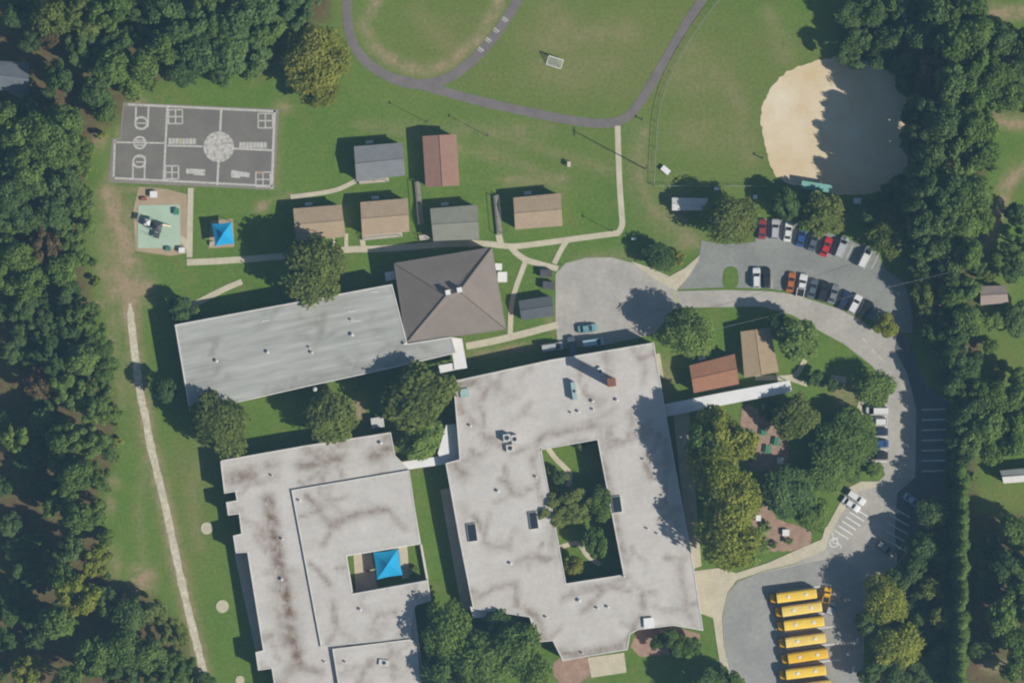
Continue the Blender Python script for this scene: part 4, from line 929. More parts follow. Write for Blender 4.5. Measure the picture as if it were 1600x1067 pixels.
for i, (x, y, lab) in enumerate([(1244, 930, 'yellow school bus at the top of the row'), (1251.5, 951, 'second yellow school bus from the top of the row'), (1256, 973.5, 'third yellow school bus from the top of the row'), (1257, 999.5, 'fourth yellow school bus from the top of the row'),
                                 (1261.5, 1024, 'deep yellow school bus, fifth from the top, with the strongest colour'), (1259, 1049.5, 'sixth yellow school bus from the top of the row'), (1266, 1073, 'last yellow school bus, cut by the bottom edge')]):
    bus(x + (0, .6, -.5, .8, 0, -.7, .4)[i], y, 187.5 + (0, .7, -.6, .3, .9, -.4, .2)[i], lab, (None, M['busroof3'], None, M['busroof3'], M['busroof2'], None, M['busroof3'])[i])

# ------------------------------------------------------------------ trees
def make_crown(seed, rad, hgt, base_z, nl, nleaf, leaf, style='round'):
    r = np.random.default_rng(seed)
    if style == 'round':
        cs, rs = [], []
        for i in range(nl):
            t = r.uniform(0, 2 * math.pi); q = math.sqrt(r.uniform(0, 1)); rr = q * .70 * rad
            zz = base_z + (hgt - base_z) * (0.30 + 0.52 * math.sqrt(max(0, 1 - q * q)) * r.uniform(.75, 1.1))
            if i % 5 == 4: zz = base_z + (hgt - base_z) * r.uniform(.12, .35)
            cs.append((rr * math.cos(t), rr * math.sin(t), zz)); rs.append(rad * r.uniform(.20, .36))
    elif style == 'cone':
        cs, rs = [], []
        for i in range(nl):
            f = i / nl; t = i * 2.4; rr = rad * .62 * (1 - f) ** .5 + .05
            cs.append((rr * math.cos(t), rr * math.sin(t), base_z + (hgt - base_z) * f)); rs.append(rad * (.36 * (1 - f) + .24))
    else:   # open airy crown
        cs, rs = [], []
        for i in range(nl):
            t = r.uniform(0, 2 * math.pi); q = math.sqrt(r.uniform(0, 1)); rr = q * .85 * rad
            cs.append((rr * math.cos(t), rr * math.sin(t), base_z + (hgt - base_z) * r.uniform(.15, .95) * (1 - .35 * q))); rs.append(rad * r.uniform(.13, .24))
    cs, rs = np.array(cs), np.array(rs); lobe_t = r.uniform(-.18, .18, nl)
    w = rs ** 2; w /= w.sum(); li = r.choice(nl, nleaf, p=w)
    d = r.normal(size=(nleaf, 3)); d[:, 2] = d[:, 2] * .8 + .35; d /= np.linalg.norm(d, axis=1)[:, None]
    wob = 1 + .18 * np.sin(d[:, 0] * 9 + li) * np.sin(d[:, 1] * 8 + li * 2)
    P = cs[li] + d * (rs[li] * wob * r.uniform(.55, 1.08, nleaf) ** .6)[:, None] * np.array([1, 1, .8])
    nrm = d + r.normal(size=(nleaf, 3)) * .55; nrm[:, 2] += .55; nrm /= np.linalg.norm(nrm, axis=1)[:, None]
    a = np.cross(nrm, r.normal(size=(nleaf, 3))); a /= np.linalg.norm(a, axis=1)[:, None] + 1e-9; c = np.cross(nrm, a)
    s = leaf * r.uniform(.55, 1.25, nleaf)[:, None]; e = r.uniform(.55, 1.0, nleaf)[:, None]
    V = np.stack([P - a * s, P - c * s * e, P + a * s, P + c * s * e], 1).reshape(-1, 3)
    F = np.arange(nleaf * 4).reshape(-1, 4)
    me = bpy.data.meshes.new('crown'); me.vertices.add(len(V)); me.vertices.foreach_set('co', V.ravel())
    me.loops.add(nleaf * 4); me.loops.foreach_set('vertex_index', F.ravel()); me.polygons.add(nleaf)
    me.polygons.foreach_set('loop_start', np.arange(0, nleaf * 4, 4)); me.polygons.foreach_set('loop_total', np.full(nleaf, 4)); me.update(calc_edges=True)
    at = me.attributes.new('tint', 'FLOAT', 'FACE'); at.data.foreach_set('value', np.clip(.5 + lobe_t[li] + r.normal(size=nleaf) * .17, 0, 1).astype(np.float32))
    # trunk with limbs
    b = MB(); tr = max(.12, rad * .055)
    b.tube((0, 0, -.2), (0, 0, base_z + (hgt - base_z) * .3), tr * 1.25, tr * .75, 9); b.tube((0, 0, base_z + (hgt - base_z) * .3), (rad * .05, 0, base_z + (hgt - base_z) * (.85 if style == 'cone' else .6)), tr * .75, tr * .3, 7)
    if style != 'cone':
        for k in range(min(9, nl)):
            c0 = cs[k]; z0 = base_z + (hgt - base_z) * (.02 + .03 * k); b.tube((0, 0, z0), tuple(c0), tr * .45, tr * .12, 6)
    return me, temp(b, 'trunk', M['bark'])

VAR = {'big': [], 'mid': [], 'small': [], 'open': [], 'cone': [], 'bush': []}
for k in range(6): VAR['big'].append((make_crown(100 + k, 8.0, 14.0, 3.6, 46, 9000, .34 + .035 * k), 8.0, 14.0))
for k in range(5): VAR['mid'].append((make_crown(200 + k, 5.0, 10.0, 2.4, 30, 5200, .27 + .035 * k), 5.0, 10.0))
for k in range(3): VAR['small'].append((make_crown(300 + k, 3.0, 5.6, 1.4, 18, 2600, .25), 3.0, 5.6))
for k in range(4): VAR['open'].append((make_crown(400 + k, 5.4, 15.0, 4.5, 44, 4200, .36, 'open'), 5.4, 15.0))
for k in range(3): VAR['cone'].append((make_crown(500 + k, 2.0, 12.0, .5, 46, 4200, .24, 'cone'), 2.0, 12.0))
for k in range(3): VAR['bush'].append((make_crown(600 + k, 1.5, 1.9, .1, 9, 900, .17), 1.5, 1.9))
def LMK(n, a, c, k=1.42): return leaf_mat(n, tuple(v * k for v in a), tuple(v * k for v in c), .4)
LM = dict(brown=LMK('leaf_brown', (0.075, 0.058, 0.028), (0.175, 0.130, 0.065)), green=LMK('leaf_green', (0.060, 0.105, 0.022), (0.165, 0.235, 0.062)), olive=LMK('leaf_olive', (0.070, 0.096, 0.020), (0.190, 0.228, 0.064)), dark=LMK('leaf_dark', (0.050, 0.090, 0.028), (0.130, 0.190, 0.062)),
          bright=LMK('leaf_bright', (0.120, 0.150, 0.018), (0.285, 0.305, 0.060)), yellow=LMK('leaf_yellow', (0.110, 0.122, 0.018), (0.265, 0.272, 0.058)), blue=LMK('leaf_bluegreen', (0.056, 0.102, 0.032), (0.152, 0.222, 0.076)), grassy=LMK('leaf_fresh', (0.082, 0.135, 0.026), (0.205, 0.275, 0.070)))
TCOUNT = [0]
def tree(x, y, rpx, tone, label, kind=None, h=None, group=None, name='tree', cat='tree'):
    rad = rpx * S
    if kind is None: kind = 'big' if rad > 5.8 else 'mid' if rad > 3.7 else 'small'
    vs = VAR[kind]; (cm, tm), r0, h0 = vs[TCOUNT[0] % len(vs)]; TCOUNT[0] += 1
    s = rad / r0 * 1.06; hh = h if h else h0 * s ** .6
    zc = hh * .6; p = W(x, y, zc)
    o = empty(name, (p.x, p.y, 0), random.uniform(0, 6.28), label, cat, group); q = random.uniform(.86, 1.16); o.scale = (s * q, s / q, hh / h0)
    link_mesh('trunk', tm, o); c = link_mesh('crown', cm, o)
    if len(cm.materials) == 0: cm.materials.append(LM['green'])
    c.material_slots[0].link = 'OBJECT'; c.material_slots[0].material = LM[tone]
    return o
G1 = 'single trees around the school'
for t in [
    (490, 92, 56, 'yellow', 'big yellow-green tree beside the painted court', None, 13), (500, 140, 34, 'yellow', 'lower yellow-green tree just right of the court corner', None, 9),
    (492, 424, 55, 'olive', 'large olive tree between the tan hut and the grey-green wing', None, 13.5), (343, 660, 50, 'olive', 'round olive tree at the lower left corner of the grey-green wing', None, 12), (515, 652, 43, 'olive', 'round olive tree between the grey-green wing and the left block', None, 10.5),
    (655, 615, 60, 'olive', 'tallest olive tree rising between the three school blocks', None, 14), (660, 688, 36, 'grassy', 'fresh green tree just below the tallest olive tree', 'mid', 9),
    (1140, 342, 44, 'olive', 'dark round tree over the end of the long white shed', None, 11), (1285, 336, 38, 'olive', 'olive tree over the upper parking row', None, 9.5), (1388, 362, 40, 'olive', 'tree right of the white van at the end of the upper parking row', None, 11),
    (1030, 402, 27, 'dark', 'small dark tree on the lawn by the turning circle', None, 6), (1058, 405, 14, 'yellow', 'yellow-green shrub beside the small dark tree', 'bush', 3),
    (1076, 522, 42, 'grassy', 'leafy tree at the upper right corner of the largest block', None, 11.5), (1245, 530, 38, 'green', 'green tree right of the sand-roofed hut', None, 11), (1384, 509, 20, 'bright', 'small bright tree at the tip between lot and road', None, 5.5),
    (1367, 606, 33, 'green', 'green tree at the roadside above the short parking row', None, 8), (1120, 672, 38, 'bright', 'yellow-green tree under the long white walkway', None, 19), (1150, 690, 36, 'bright', 'bright crown beside the green picnic tables', None, 18),
    (1118, 735, 46, 'bright', 'bright tree in the middle of the row along the largest block', None, 21), (1145, 785, 48, 'bright', 'bright tree lower in the row along the largest block', None, 20), (1135, 840, 52, 'bright', 'big bright tree nearest the cream plaza', None, 18), (1170, 850, 34, 'grassy', 'fresh green tree overhanging the cream pavement', 'mid', 9),
    (1098, 690, 34, 'green', 'darker tree squeezed against the right wall of the largest block', None, 20), (1244, 650, 40, 'olive', 'olive-brown tree below the long white walkway', None, 8.5), (1204, 644, 20, 'dark', 'dark small tree beside the white walkway end', None, 5),
    (1318, 690, 50, 'green', 'big round green tree left of the short parking row', None, 8.5), (1296, 735, 40, 'green', 'green tree merging below the big round tree', None, 8), (1335, 660, 30, 'green', 'smaller green crown above the big round tree', 'mid', 7),
    (1235, 770, 44, 'blue', 'blue-green tree in the middle of the mulch garden', None, 8), (1268, 800, 30, 'grassy', 'fresh green tree near the hatched road markings', None, 7.5), (1366, 735, 15, 'grassy', 'tiny round tree below the short parking row', 'small', 3.6), (1330, 738, 18, 'dark', 'small dark tree tucked beside the big round tree', 'small', 4.5),
    (700, 990, 50, 'grassy', 'tree at the bottom between the two pale blocks', None, 13), (745, 1035, 52, 'green', 'large green tree at the bottom edge below the loading canopy', None, 14), (800, 1010, 42, 'green', 'green tree touching the lower edge of the largest block', None, 13), (835, 1050, 34, 'grassy', 'fresh green tree at the bottom edge beside the mulch', None, 11),
    (690, 1050, 36, 'dark', 'dark tree at the bottom edge near the left block', None, 12), (780, 975, 26, 'dark', 'dark tree directly below the loading canopy', None, 9),
    (1055, 1003, 22, 'green', 'small tree in the mulch bed at the lower right of the largest block', None, 6), (1078, 1010, 18, 'green', 'smaller tree right of the mulch bed tree', 'small', 5.5), (1030, 1002, 16, 'dark', 'dark shrub-like tree in the mulch bed', 'small', 4),
    (1140, 1064, 24, 'green', 'green tree at the bottom edge beside the bus loop pavement', None, 8), (1100, 1078, 36, 'dark', 'dark tree cut by the bottom edge below the lawn', None, 11),
    (1382, 938, 40, 'bright', 'bright yellow-green tree right of the bus loop', None, 11), (1402, 1008, 40, 'bright', 'second yellow-green tree lower beside the bus loop', None, 11),
    (872, 795, 30, 'olive', 'olive tree on the left of the planted courtyard', 'open', 8), (900, 790, 30, 'olive', 'olive tree in the centre of the planted courtyard', 'open', 8.5), (938, 785, 26, 'green', 'green tree on the right of the planted courtyard', None, 8), (932, 850, 24, 'green', 'green tree low on the right of the courtyard', None, 7), (898, 884, 18, 'yellow', 'small yellowish tree in the bottom corner of the courtyard', 'small', 5),
    (875, 745, 14, 'dark', 'small dark tree by the courtyard path', 'small', 5), (905, 697, 10, 'dark', 'little shrub at the top of the planted courtyard', 'bush', 2), (258, 610, 22, 'dark', 'small tree in the shade left of the grey-green wing', None, 8), (285, 485, 24, 'dark', 'dark tree at the upper left corner of the grey-green wing', None, 7),
    (1260, 345, 22, 'green', 'small green tree behind the blue car in the upper row', None, 7), (1360, 335, 26, 'dark', 'dark tree between two olive trees above the parking row', None, 9), (1230, 318, 26, 'dark', 'dark tree below the green dugout', None, 8),
    (1060, 500, 20, 'dark', 'dark tree at the corner of the turning circle', None, 10), (1215, 505, 20, 'dark', 'dark tree behind the sand-roofed hut', None, 8), (1272, 592, 14, 'dark', 'dark shrub by the walkway end', 'small', 4), (1300, 600, 12, 'dark', 'dark shrub near the tan soil patch', 'small', 3.5), 
    (318, 1066, 20, 'dark', 'dark tree at the foot of the gravel path', None, 8), (612, 862, 8, 'green', 'shrub behind the courtyard sail', 'bush', 1.6), (645, 890, 9, 'green', 'shrub in the right corner of the small courtyard', 'bush', 1.8)]:
    tree(*t[:5], kind=t[5], h=t[6], group=G1)

ORD = ['first', 'second', 'third', 'fourth', 'fifth', 'sixth', 'seventh', 'eighth', 'ninth', 'tenth', 'eleventh', 'twelfth', 'thirteenth', 'fourteenth', 'fifteenth', 'sixteenth', 'seventeenth', 'eighteenth', 'nineteenth', 'twentieth']
def nth(k): return ORD[k] if k < 20 else '%dth' % (k + 1)
TONE = dict(green='green', dark='dark green', olive='olive', blue='blue-green', bright='bright green', grassy='fresh green', yellow='yellowish', brown='brownish')
def wood(place, group, lst, fill=(), hk=1.0):
    """fill: (polygon, how many, tone, height range, radius range) adds lower trees between the listed ones"""
    lst = [tuple(t[:4]) + ((t[4] if len(t) > 4 else random.uniform(13, 18)),) for t in lst]
    for poly, n, tones, hr, rr in fill:
        xs = [p[0] for p in poly]; ys = [p[1] for p in poly]; tries = 0
        while n > 0 and tries < 600:
            tries += 1; x, y = random.uniform(min(xs), max(xs)), random.uniform(min(ys), max(ys)); r = random.uniform(*rr)
            if not bool(inside(np.array([x]), np.array([y]), poly)[0]): continue
            if any(math.hypot(x - t[0], y - t[1]) < .62 * (r + t[2]) for t in lst): continue
            lst.append((x, y, r, random.choice(tones), random.uniform(*hr))); n -= 1
    rows = {}
    for t in lst: rows.setdefault(int((t[1] + 30) // 48), []).append(t)
    for ri, rk in enumerate(sorted(rows)):
        row = sorted(rows[rk]); rw = 'top row' if ri == 0 else 'bottom row' if ri == len(rows) - 1 else '%s row down' % nth(ri)
        for k, (x, y, r, tone, h) in enumerate(row):
            tree(x, y, r, tone, '%s crown, %s from left, %s, in %s' % (TONE[tone], nth(k), rw, place), kind='open' if (random.random() < (.42 if x < 700 else .16) and r > 19 and h > 8) else None, h=h * hk, group=group)
g, d, o_, u, br, ye = 'green', 'dark', 'olive', 'blue', 'bright', 'grassy'
wood('the upper left wood', 'trees of the upper left wood', [
    (78, 24, 34, o_, 17), (122, 20, 38, o_, 17), (168, 14, 34, g, 17), (258, 16, 34, u, 15), (292, 40, 36, u, 15), (332, 20, 36, g, 15), (368, 36, 34, u, 15), (402, 14, 36, u, 14), (440, 26, 36, u, 13), (474, 8, 30, u, 12), (258, 72, 32, g, 14), (310, 84, 34, u, 14), (356, 84, 36, u, 13), (396, 72, 36, u, 13), (418, 46, 30, g, 13),
    (226, 104, 28, g, 12), (174, 106, 32, g, 12), (204, 134, 24, ye, 7), (150, 145, 28, d, 10), (182, 72, 30, d, 10), (132, 74, 30, d, 9), (286, 114, 26, u, 9), (222, 52, 28, d, 10), (165, 172, 24, g, 8), (345, 118, 20, d, 7), (30, 20, 28, d, 10), (92, 120, 24, d, 14), (44, 66, 20, d, 10), (72, 150, 18, d, 9), (75, 62, 18, 'brown', 9), (215, 10, 26, d, 12), (395, 105, 22, g, 8), (310, 60, 30, d, 12), (350, 52, 30, g, 14)])
wood('the middle left wood', 'trees of the middle left wood', [
    (102, 192, 34, g), (62, 204, 34, g, 15), (28, 214, 32, g), (86, 238, 32, g, 14), (42, 256, 34, g, 15), (122, 232, 24, ye, 9), (8, 180, 26, g, 12), (58, 290, 30, d, 10), (18, 302, 32, d, 11), (100, 286, 28, d, 12), (130, 262, 18, ye, 6), (126, 318, 24, g, 9), (86, 332, 30, d, 11), (40, 342, 30, d, 10), (112, 368, 26, g, 10), (72, 382, 28, 'brown', 12), (30, 402, 30, ye, 13), (98, 420, 28, g, 12), (46, 440, 30, g, 13), (8, 436, 26, g, 13), (122, 402, 18, g, 7), (2, 250, 24, d, 10),
    (130, 488, 26, g, 12), (150, 520, 22, g, 8), (106, 502, 26, d, 9), (68, 512, 26, d, 9), (84, 556, 30, d, 11), (128, 560, 28, g, 12), (163, 576, 22, g, 8), (108, 612, 30, g, 12), (148, 622, 26, g, 11), (170, 648, 20, ye, 7), (62, 604, 24, 'brown', 9), (160, 545, 20, g, 7), (140, 350, 16, ye, 5), (35, 480, 24, d, 8)], [([(0, 470), (130, 470), (150, 640), (50, 650), (60, 560), (0, 550)], 8, (d,), (4, 6), (18, 24)), ([(0, 170), (120, 170), (130, 460), (0, 460)], 10, (d, g), (9, 13), (20, 26))])
wood('the lower left wood', 'trees of the lower left wood', [
    (24, 684, 22, ye, 11), (70, 660, 26, d, 9), (102, 682, 28, g, 16), (136, 690, 28, g, 17), (166, 700, 18, d, 7), (148, 742, 24, g, 13), (118, 742, 30, g, 18), (84, 756, 22, d, 8), (150, 800, 20, g, 11), (120, 808, 28, g, 18), (108, 858, 24, d, 15), (150, 876, 24, br, 13), (122, 928, 36, br, 17), (92, 968, 32, g, 16), (168, 940, 22, d, 10), (202, 962, 30, d, 12), (242, 956, 24, o_, 10), (272, 992, 24, o_, 9), (190, 1012, 34, g, 14), (142, 1024, 32, g, 16), (232, 1022, 32, g, 13), (280, 1042, 26, g, 10), (44, 1050, 26, br, 14), (106, 1062, 28, g, 15), (252, 1064, 26, g, 12), (4, 1000, 22, d, 5), (6, 760, 20, d, 5), (58, 1000, 20, d, 6), (165, 840, 14, ye, 5), (190, 1062, 26, d, 12)], [([(0, 640), (80, 640), (90, 900), (80, 1067), (0, 1067)], 14, (d,), (3.5, 5.5), (16, 24)), ([(90, 640), (150, 640), (150, 900), (90, 900)], 4, (g,), (13, 16), (22, 26))])
wood('the upper right belt', 'trees of the upper right belt', [
    (1326, 24, 26, d, 8), (1362, 18, 28, d, 9), (1340, 62, 24, d, 8), (1386, 64, 26, d, 9), (1400, 8, 24, d, 10), (1372, 92, 22, d, 8), (1414, 98, 24, d, 10), (1444, 58, 28, d, 13), (1336, 95, 16, d, 6), (1462, 22, 32, d, 16), (1498, 20, 34, g, 17), (1522, 52, 32, g, 17), (1490, 70, 34, g, 18), (1456, 112, 30, 'brown', 16), (1520, 102, 30, g, 17), (1482, 132, 32, d, 21), (1512, 152, 32, g, 18), (1548, 132, 26, g, 15), (1562, 62, 32, d, 13), (1590, 102, 30, d, 13), (1562, 112, 28, g, 14), (1584, 148, 28, g, 13),
    (1470, 190, 34, d, 22), (1512, 200, 34, g, 18), (1534, 240, 30, g, 15), (1492, 250, 34, g, 19), (1452, 242, 28, d, 22), (1480, 300, 34, d, 22), (1524, 300, 32, g, 15), (1450, 310, 30, d, 23), (1502, 350, 32, g, 15), (1535, 345, 22, ye, 8), (1442, 170, 24, d, 21), (1440, 350, 26, d, 22), (1470, 340, 28, d, 22), (1540, 200, 26, ye, 12), (1590, 335, 22, d, 9), (1470, 380, 30, d, 15), (1440, 395, 22, d, 12), (1520, 10, 28, g, 16), (1432, 210, 22, d, 19), (1430, 280, 22, d, 20), (1452, 380, 26, d, 20), (1425, 320, 20, d, 20), (1442, 262, 24, d, 22), (1452, 290, 24, d, 22), (1414, 135, 18, d, 7), (1420, 178, 18, d, 8), (1422, 232, 18, d, 8), (1408, 288, 20, d, 8), (1384, 302, 16, d, 6)], [([(1315, 0), (1440, 0), (1440, 110), (1315, 95)], 8, (d,), (8, 11), (18, 24)), ([(1440, 0), (1530, 0), (1520, 400), (1430, 400), (1440, 250)], 14, (d, g), (16, 20), (22, 28)), ([(1550, 60), (1610, 50), (1610, 170), (1550, 160)], 3, (g, d), (10, 13), (20, 24))])
wood('the middle right strip', 'trees of the middle right strip', [
    (1508, 396, 26, g, 12), (1446, 456, 26, o_, 9), (1500, 456, 30, g, 13), (1512, 500, 28, g, 13), (1482, 420, 24, d, 12), (1476, 500, 24, d, 7), (1450, 490, 18, o_, 6), (1592, 382, 26, g, 11), (1584, 420, 22, d, 7), (1590, 500, 28, d, 5.5), (1552, 503, 20, ye, 4.5), (1486, 540, 22, d, 6), (1476, 592, 14, d, 4), (1506, 580, 26, d, 13), (1492, 640, 18, d, 6), (1494, 560, 24, d, 13), (1491, 602, 22, d, 12), (1502, 622, 26, d, 12.5), (1490, 522, 24, d, 12), (1480, 470, 24, d, 10), (1500, 664, 22, d, 12), (1498, 690, 20, d, 11.5), (1504, 716, 22, d, 12), (1552, 622, 30, g, 12), (1586, 622, 26, g, 11), (1540, 668, 32, g, 13), (1582, 680, 30, g, 12), (1516, 640, 24, d, 13), (1514, 690, 24, g, 12.5), (1488, 690, 14, d, 5), (1546, 706, 24, g, 10), (1525, 560, 14, d, 6), (1468, 540, 14, d, 4), (1530, 420, 14, d, 4), (1548, 542, 14, ye, 4.5), (1592, 588, 18, g, 7), (1562, 572, 10, o_, 3.5), (1560, 408, 16, g, 6), (1545, 430, 12, o_, 4)], [([(1480, 540), (1500, 540), (1500, 760), (1486, 760)], 7, (d,), (4, 6), (10, 14)), ([(1435, 400), (1500, 400), (1500, 540), (1440, 540)], 5, (d, g), (6, 9), (18, 22)), ([(1500, 555), (1535, 555), (1530, 720), (1500, 720)], 9, (d, g), (14, 16), (18, 22)), ([(1525, 600), (1600, 600), (1600, 700), (1525, 700)], 5, (g, ye), (9, 12), (20, 24))])
wood('the lower right wood', 'trees of the lower right wood', [
    (1484, 745, 16, d, 6), (1456, 800, 28, d, 10), (1440, 852, 28, d, 10), (1472, 866, 24, d, 7), (1452, 920, 22, o_, 10), (1470, 962, 22, o_, 9.5), (1428, 890, 24, d, 9), (1440, 965, 22, d, 6), (1446, 1040, 26, d, 6), (1400, 1062, 26, d, 8), (1470, 1020, 22, d, 6), (1360, 1050, 20, d, 8), (1590, 832, 30, g, 11), (1578, 884, 32, d, 12), (1596, 932, 30, g, 13), (1568, 964, 32, g, 14), (1592, 1004, 32, g, 13), (1588, 1046, 24, g, 10), (1548, 1000, 20, d, 5), (1545, 850, 18, d, 5), (1405, 905, 22, d, 9), (1540, 925, 18, d, 5)], [([(1430, 780), (1490, 780), (1490, 1067), (1420, 1067)], 12, (d,), (4, 6), (16, 22)), ([(1525, 830), (1560, 830), (1560, 1020), (1525, 1020)], 4, (d,), (4, 5), (14, 18)), ([(1572, 830), (1610, 830), (1610, 1020), (1572, 1020)], 4, (g,), (13, 16), (20, 24)), ([(1350, 900), (1420, 960), (1440, 1067), (1350, 1067)], 3, (d,), (8, 10), (18, 22))])
yy = 694; k = 0
while yy < 1085:
    tree(1501 + random.uniform(-4, 4), yy, random.uniform(12, 15), 'green', '%s conifer from the top of the straight boundary hedge' % nth(k), 'cone', random.uniform(11, 12.5) if yy < 765 else random.uniform(12, 14.5), 'conifers of the boundary hedge', 'conifer'); yy += random.uniform(11, 14); k += 1
for k, (x, y, r) in enumerate(sorted([(140, 236, 10), (138, 300, 9), (142, 410, 9), (150, 440, 8), (172, 610, 9), (184, 660, 8), (186, 690, 9), (178, 715, 10), (168, 765, 8), (162, 830, 9), (170, 870, 8), (214, 155, 7), (240, 135, 10), (300, 125, 9), (385, 118, 9), (158, 212, 8), (180, 640, 8), (166, 900, 9)], key=lambda t: t[1])):
    tree(x, y, r, random.choice(('grassy', 'green', 'bright')), '%s low shrub from the top along the left wood edge' % nth(k), 'bush', random.uniform(1.6, 2.8), 'shrubs along the left wood edge', 'shrub', 'shrub')
for k, (x, y, r) in enumerate(sorted([(1548, 300, 10), (1530, 320, 9), (1552, 260, 9), (1545, 215, 9), (1510, 720, 9), (1520, 745, 9), (1555, 395, 8), (1530, 620, 10), (1570, 650, 10), (1540, 170, 10), (1556, 590, 9)], key=lambda t: t[1])):
    tree(x, y, r, random.choice(('grassy', 'green')), '%s low shrub from the top along the right gardens' % nth(k), 'bush', random.uniform(1.6, 2.8), 'shrubs in the right gardens', 'shrub', 'shrub')
for k, (x, y, r) in enumerate(sorted([(1186, 834, 8), (1198, 822, 9), (1232, 845, 7), (1210, 850, 7), (1175, 715, 8), (1282, 826, 7), (1190, 850, 9)], key=lambda t: t[1])):
    tree(x, y, r, 'green', '%s low shrub from the top along the mulch garden' % nth(k), 'bush', random.uniform(1.2, 2.0), 'shrubs in the mulch garden', 'shrub', 'shrub')

# ------------------------------------------------------------------ small things
# play structure
p = W(240, 353, 2); root = empty('play_structure', (p.x, p.y, 0.09), R(-12), 'grey play structure with towers and a cream slide on green rubber', 'play structure')
for cx, cy, s, zt in ((-1.6, .5, 1.5, 1.3), (1.0, -.1, 1.9, 1.5), (1.1, -2.0, 1.3, 1.1)):
    for i in (-1, 1):
        for j in (-1, 1):
            b = MB(); b.tube((cx + i * s / 2, cy + j * s / 2, 0), (cx + i * s / 2, cy + j * s / 2, zt + 1.5), .06, n=6); b.build('post', M['playgrey'], root)
    b = MB(); b.box((cx, cy, zt), (s, s, .1)); b.build('platform', M['playgrey'], root)
b = MB(); b.add([(-.1, -1.2, 3.0), (2.1, -1.2, 3.0), (2.1, 1.0, 3.0), (-.1, 1.0, 3.0), (1, -.1, 3.7)], [(0, 1, 4), (1, 2, 4), (2, 3, 4), (3, 0, 4), (3, 2, 1, 0)]); b.build('tower_roof', M['playgrey'], root)
b = MB(); b.add([(-2.35, -.25, 2.8), (-.85, -.25, 2.8), (-.85, 1.25, 2.8), (-2.35, 1.25, 2.8), (-1.6, .5, 3.4)], [(0, 1, 4), (1, 2, 4), (2, 3, 4), (3, 0, 4), (3, 2, 1, 0)]); b.build('tower_roof', M['unit'], root)
b = MB()
for k in range(6):
    t = k / 6; b.box((-.85 + t * .9 + .1, .35 - t * .3, 1.35 + .03 * k), (.18, .9, .05))
b.build('bridge', M['playgrey'], root)
b = MB(); vs = []
for k in range(7):
    t = k / 6; x = 2.0 + t * 1.9; z = 1.5 * (1 - t) ** 1.3 + .25; vs += [(x, .5, z + .2), (x, .45, z), (x, .95, z), (x, .9, z + .2)]
fs = [(4 * k + j, 4 * k + j + 1, 4 * k + j + 5, 4 * k + j + 4) for k in range(6) for j in range(3)]
b.add(vs, fs); b.build('slide', M['cream'], root)
b = MB()
for k in range(7): b.tube((-3.3 + .16 * k, .1, .1 + .2 * k), (-3.3 + .16 * k, .9, .1 + .2 * k), .04, n=5)
b.tube((-3.35, .1, 0), (-2.3, .1, 1.4), .05, n=5); b.tube((-3.35, .9, 0), (-2.3, .9, 1.4), .05, n=5); b.build('climber', M['steel'], root)
def playhouse(x, y, s, m, label, cat, h=1.2, rz=0.0):
    p = W(x, y, h); o = empty(cat.replace(' ', '_'), (p.x, p.y, .05), R(rz), label, cat); b = MB()
    for i in (-1, 1):
        for j in (-1, 1): b.box((i * s[0] * .45, j * s[1] * .45, h / 2), (.12, .12, h))
    b.build('frame', M['steel'], o); t = MB(); t.prism([(-s[0] / 2, -s[1] / 2), (s[0] / 2, -s[1] / 2), (s[0] / 2, s[1] / 2), (-s[0] / 2, s[1] / 2)], h, h + .12); t.build('top', M[m], o)
    c = MB(); c.box((0, 0, h * .55), (s[0] * .7, s[1] * .7, .1)); c.build('shelf', M[m], o)
playhouse(240, 304, (1.7, 1.5), 'white', 'white-topped play table above the green rubber', 'play table', .9)
playhouse(225, 311, (1.3, .8), 'redplay', 'small brown bench left of the white play table', 'bench', .5)
playhouse(276, 331, (1.2, 1.4), 'picgreen', 'dark green spring toy at the upper right of the rubber', 'spring toy', .8)
playhouse(263, 389, (1.2, .9), 'picgreen', 'dark green seat at the lower edge of the rubber', 'bench', .6)
playhouse(284, 391, (1.4, 1.2), 'white', 'white box by the path corner of the playground', 'box', .9)
playhouse(331, 381, (1.0, .9), 'cream', 'pale toy at the foot of the blue playground sail', 'play table', .5)
playhouse(575, 892, (1.0, .7), 'redplay', 'small red toy beside the courtyard sail', 'toy', .5)
playhouse(641, 893, (1.0, 1.0), 'teal', 'pale green box in the small courtyard', 'box', .9)
playhouse(590, 660, (3.0, 2.4), 'unit', 'grey equipment cabinet in the shade between wings', 'cabinet', 1.8, 8)
playhouse(779, 417, (1.6, 1.6), 'white', 'small white awning by the gym, upper of two', 'awning', 2.4); playhouse(785, 433, (2.2, 2.4), 'white', 'larger white awning by the gym, lower of two', 'awning', 2.6)
playhouse(1040, 266, (2.2, 1.3), 'white', 'white bench frame beside the field fence', 'bench', .7, -40); playhouse(1120, 295, (1.2, .7), 'white', 'small white box above the shaded shed', 'box', .9)
playhouse(1340, 314, (1.9, 1.3), 'white', 'white equipment box below the ball field', 'box', 1.1); playhouse(990, 373, (1.1, .6), 'white', 'small white box near the path bend', 'box', .8); playhouse(1180, 308, (1.0, .9), 'white', 'white box on the lawn by the field fence', 'box', .6)
playhouse(889, 257, (.8, 1.2), 'cream', 'small cream post box on the lawn', 'box', 1.2); playhouse(1219, 720, (1.4, 1.5), 'white', 'white table at the foot of the picnic mulch', 'table', .8); playhouse(1185, 809, (1.2, 1.4), 'white', 'white table in the mulch garden, left one', 'table', .8); playhouse(1228, 832, (1.6, 1.5), 'white', 'white table in the mulch garden, right one', 'table', .8)
playhouse(1390, 985, (1.3, .6), 'white', 'small white box between the two yellow-green trees', 'box', 6.0)
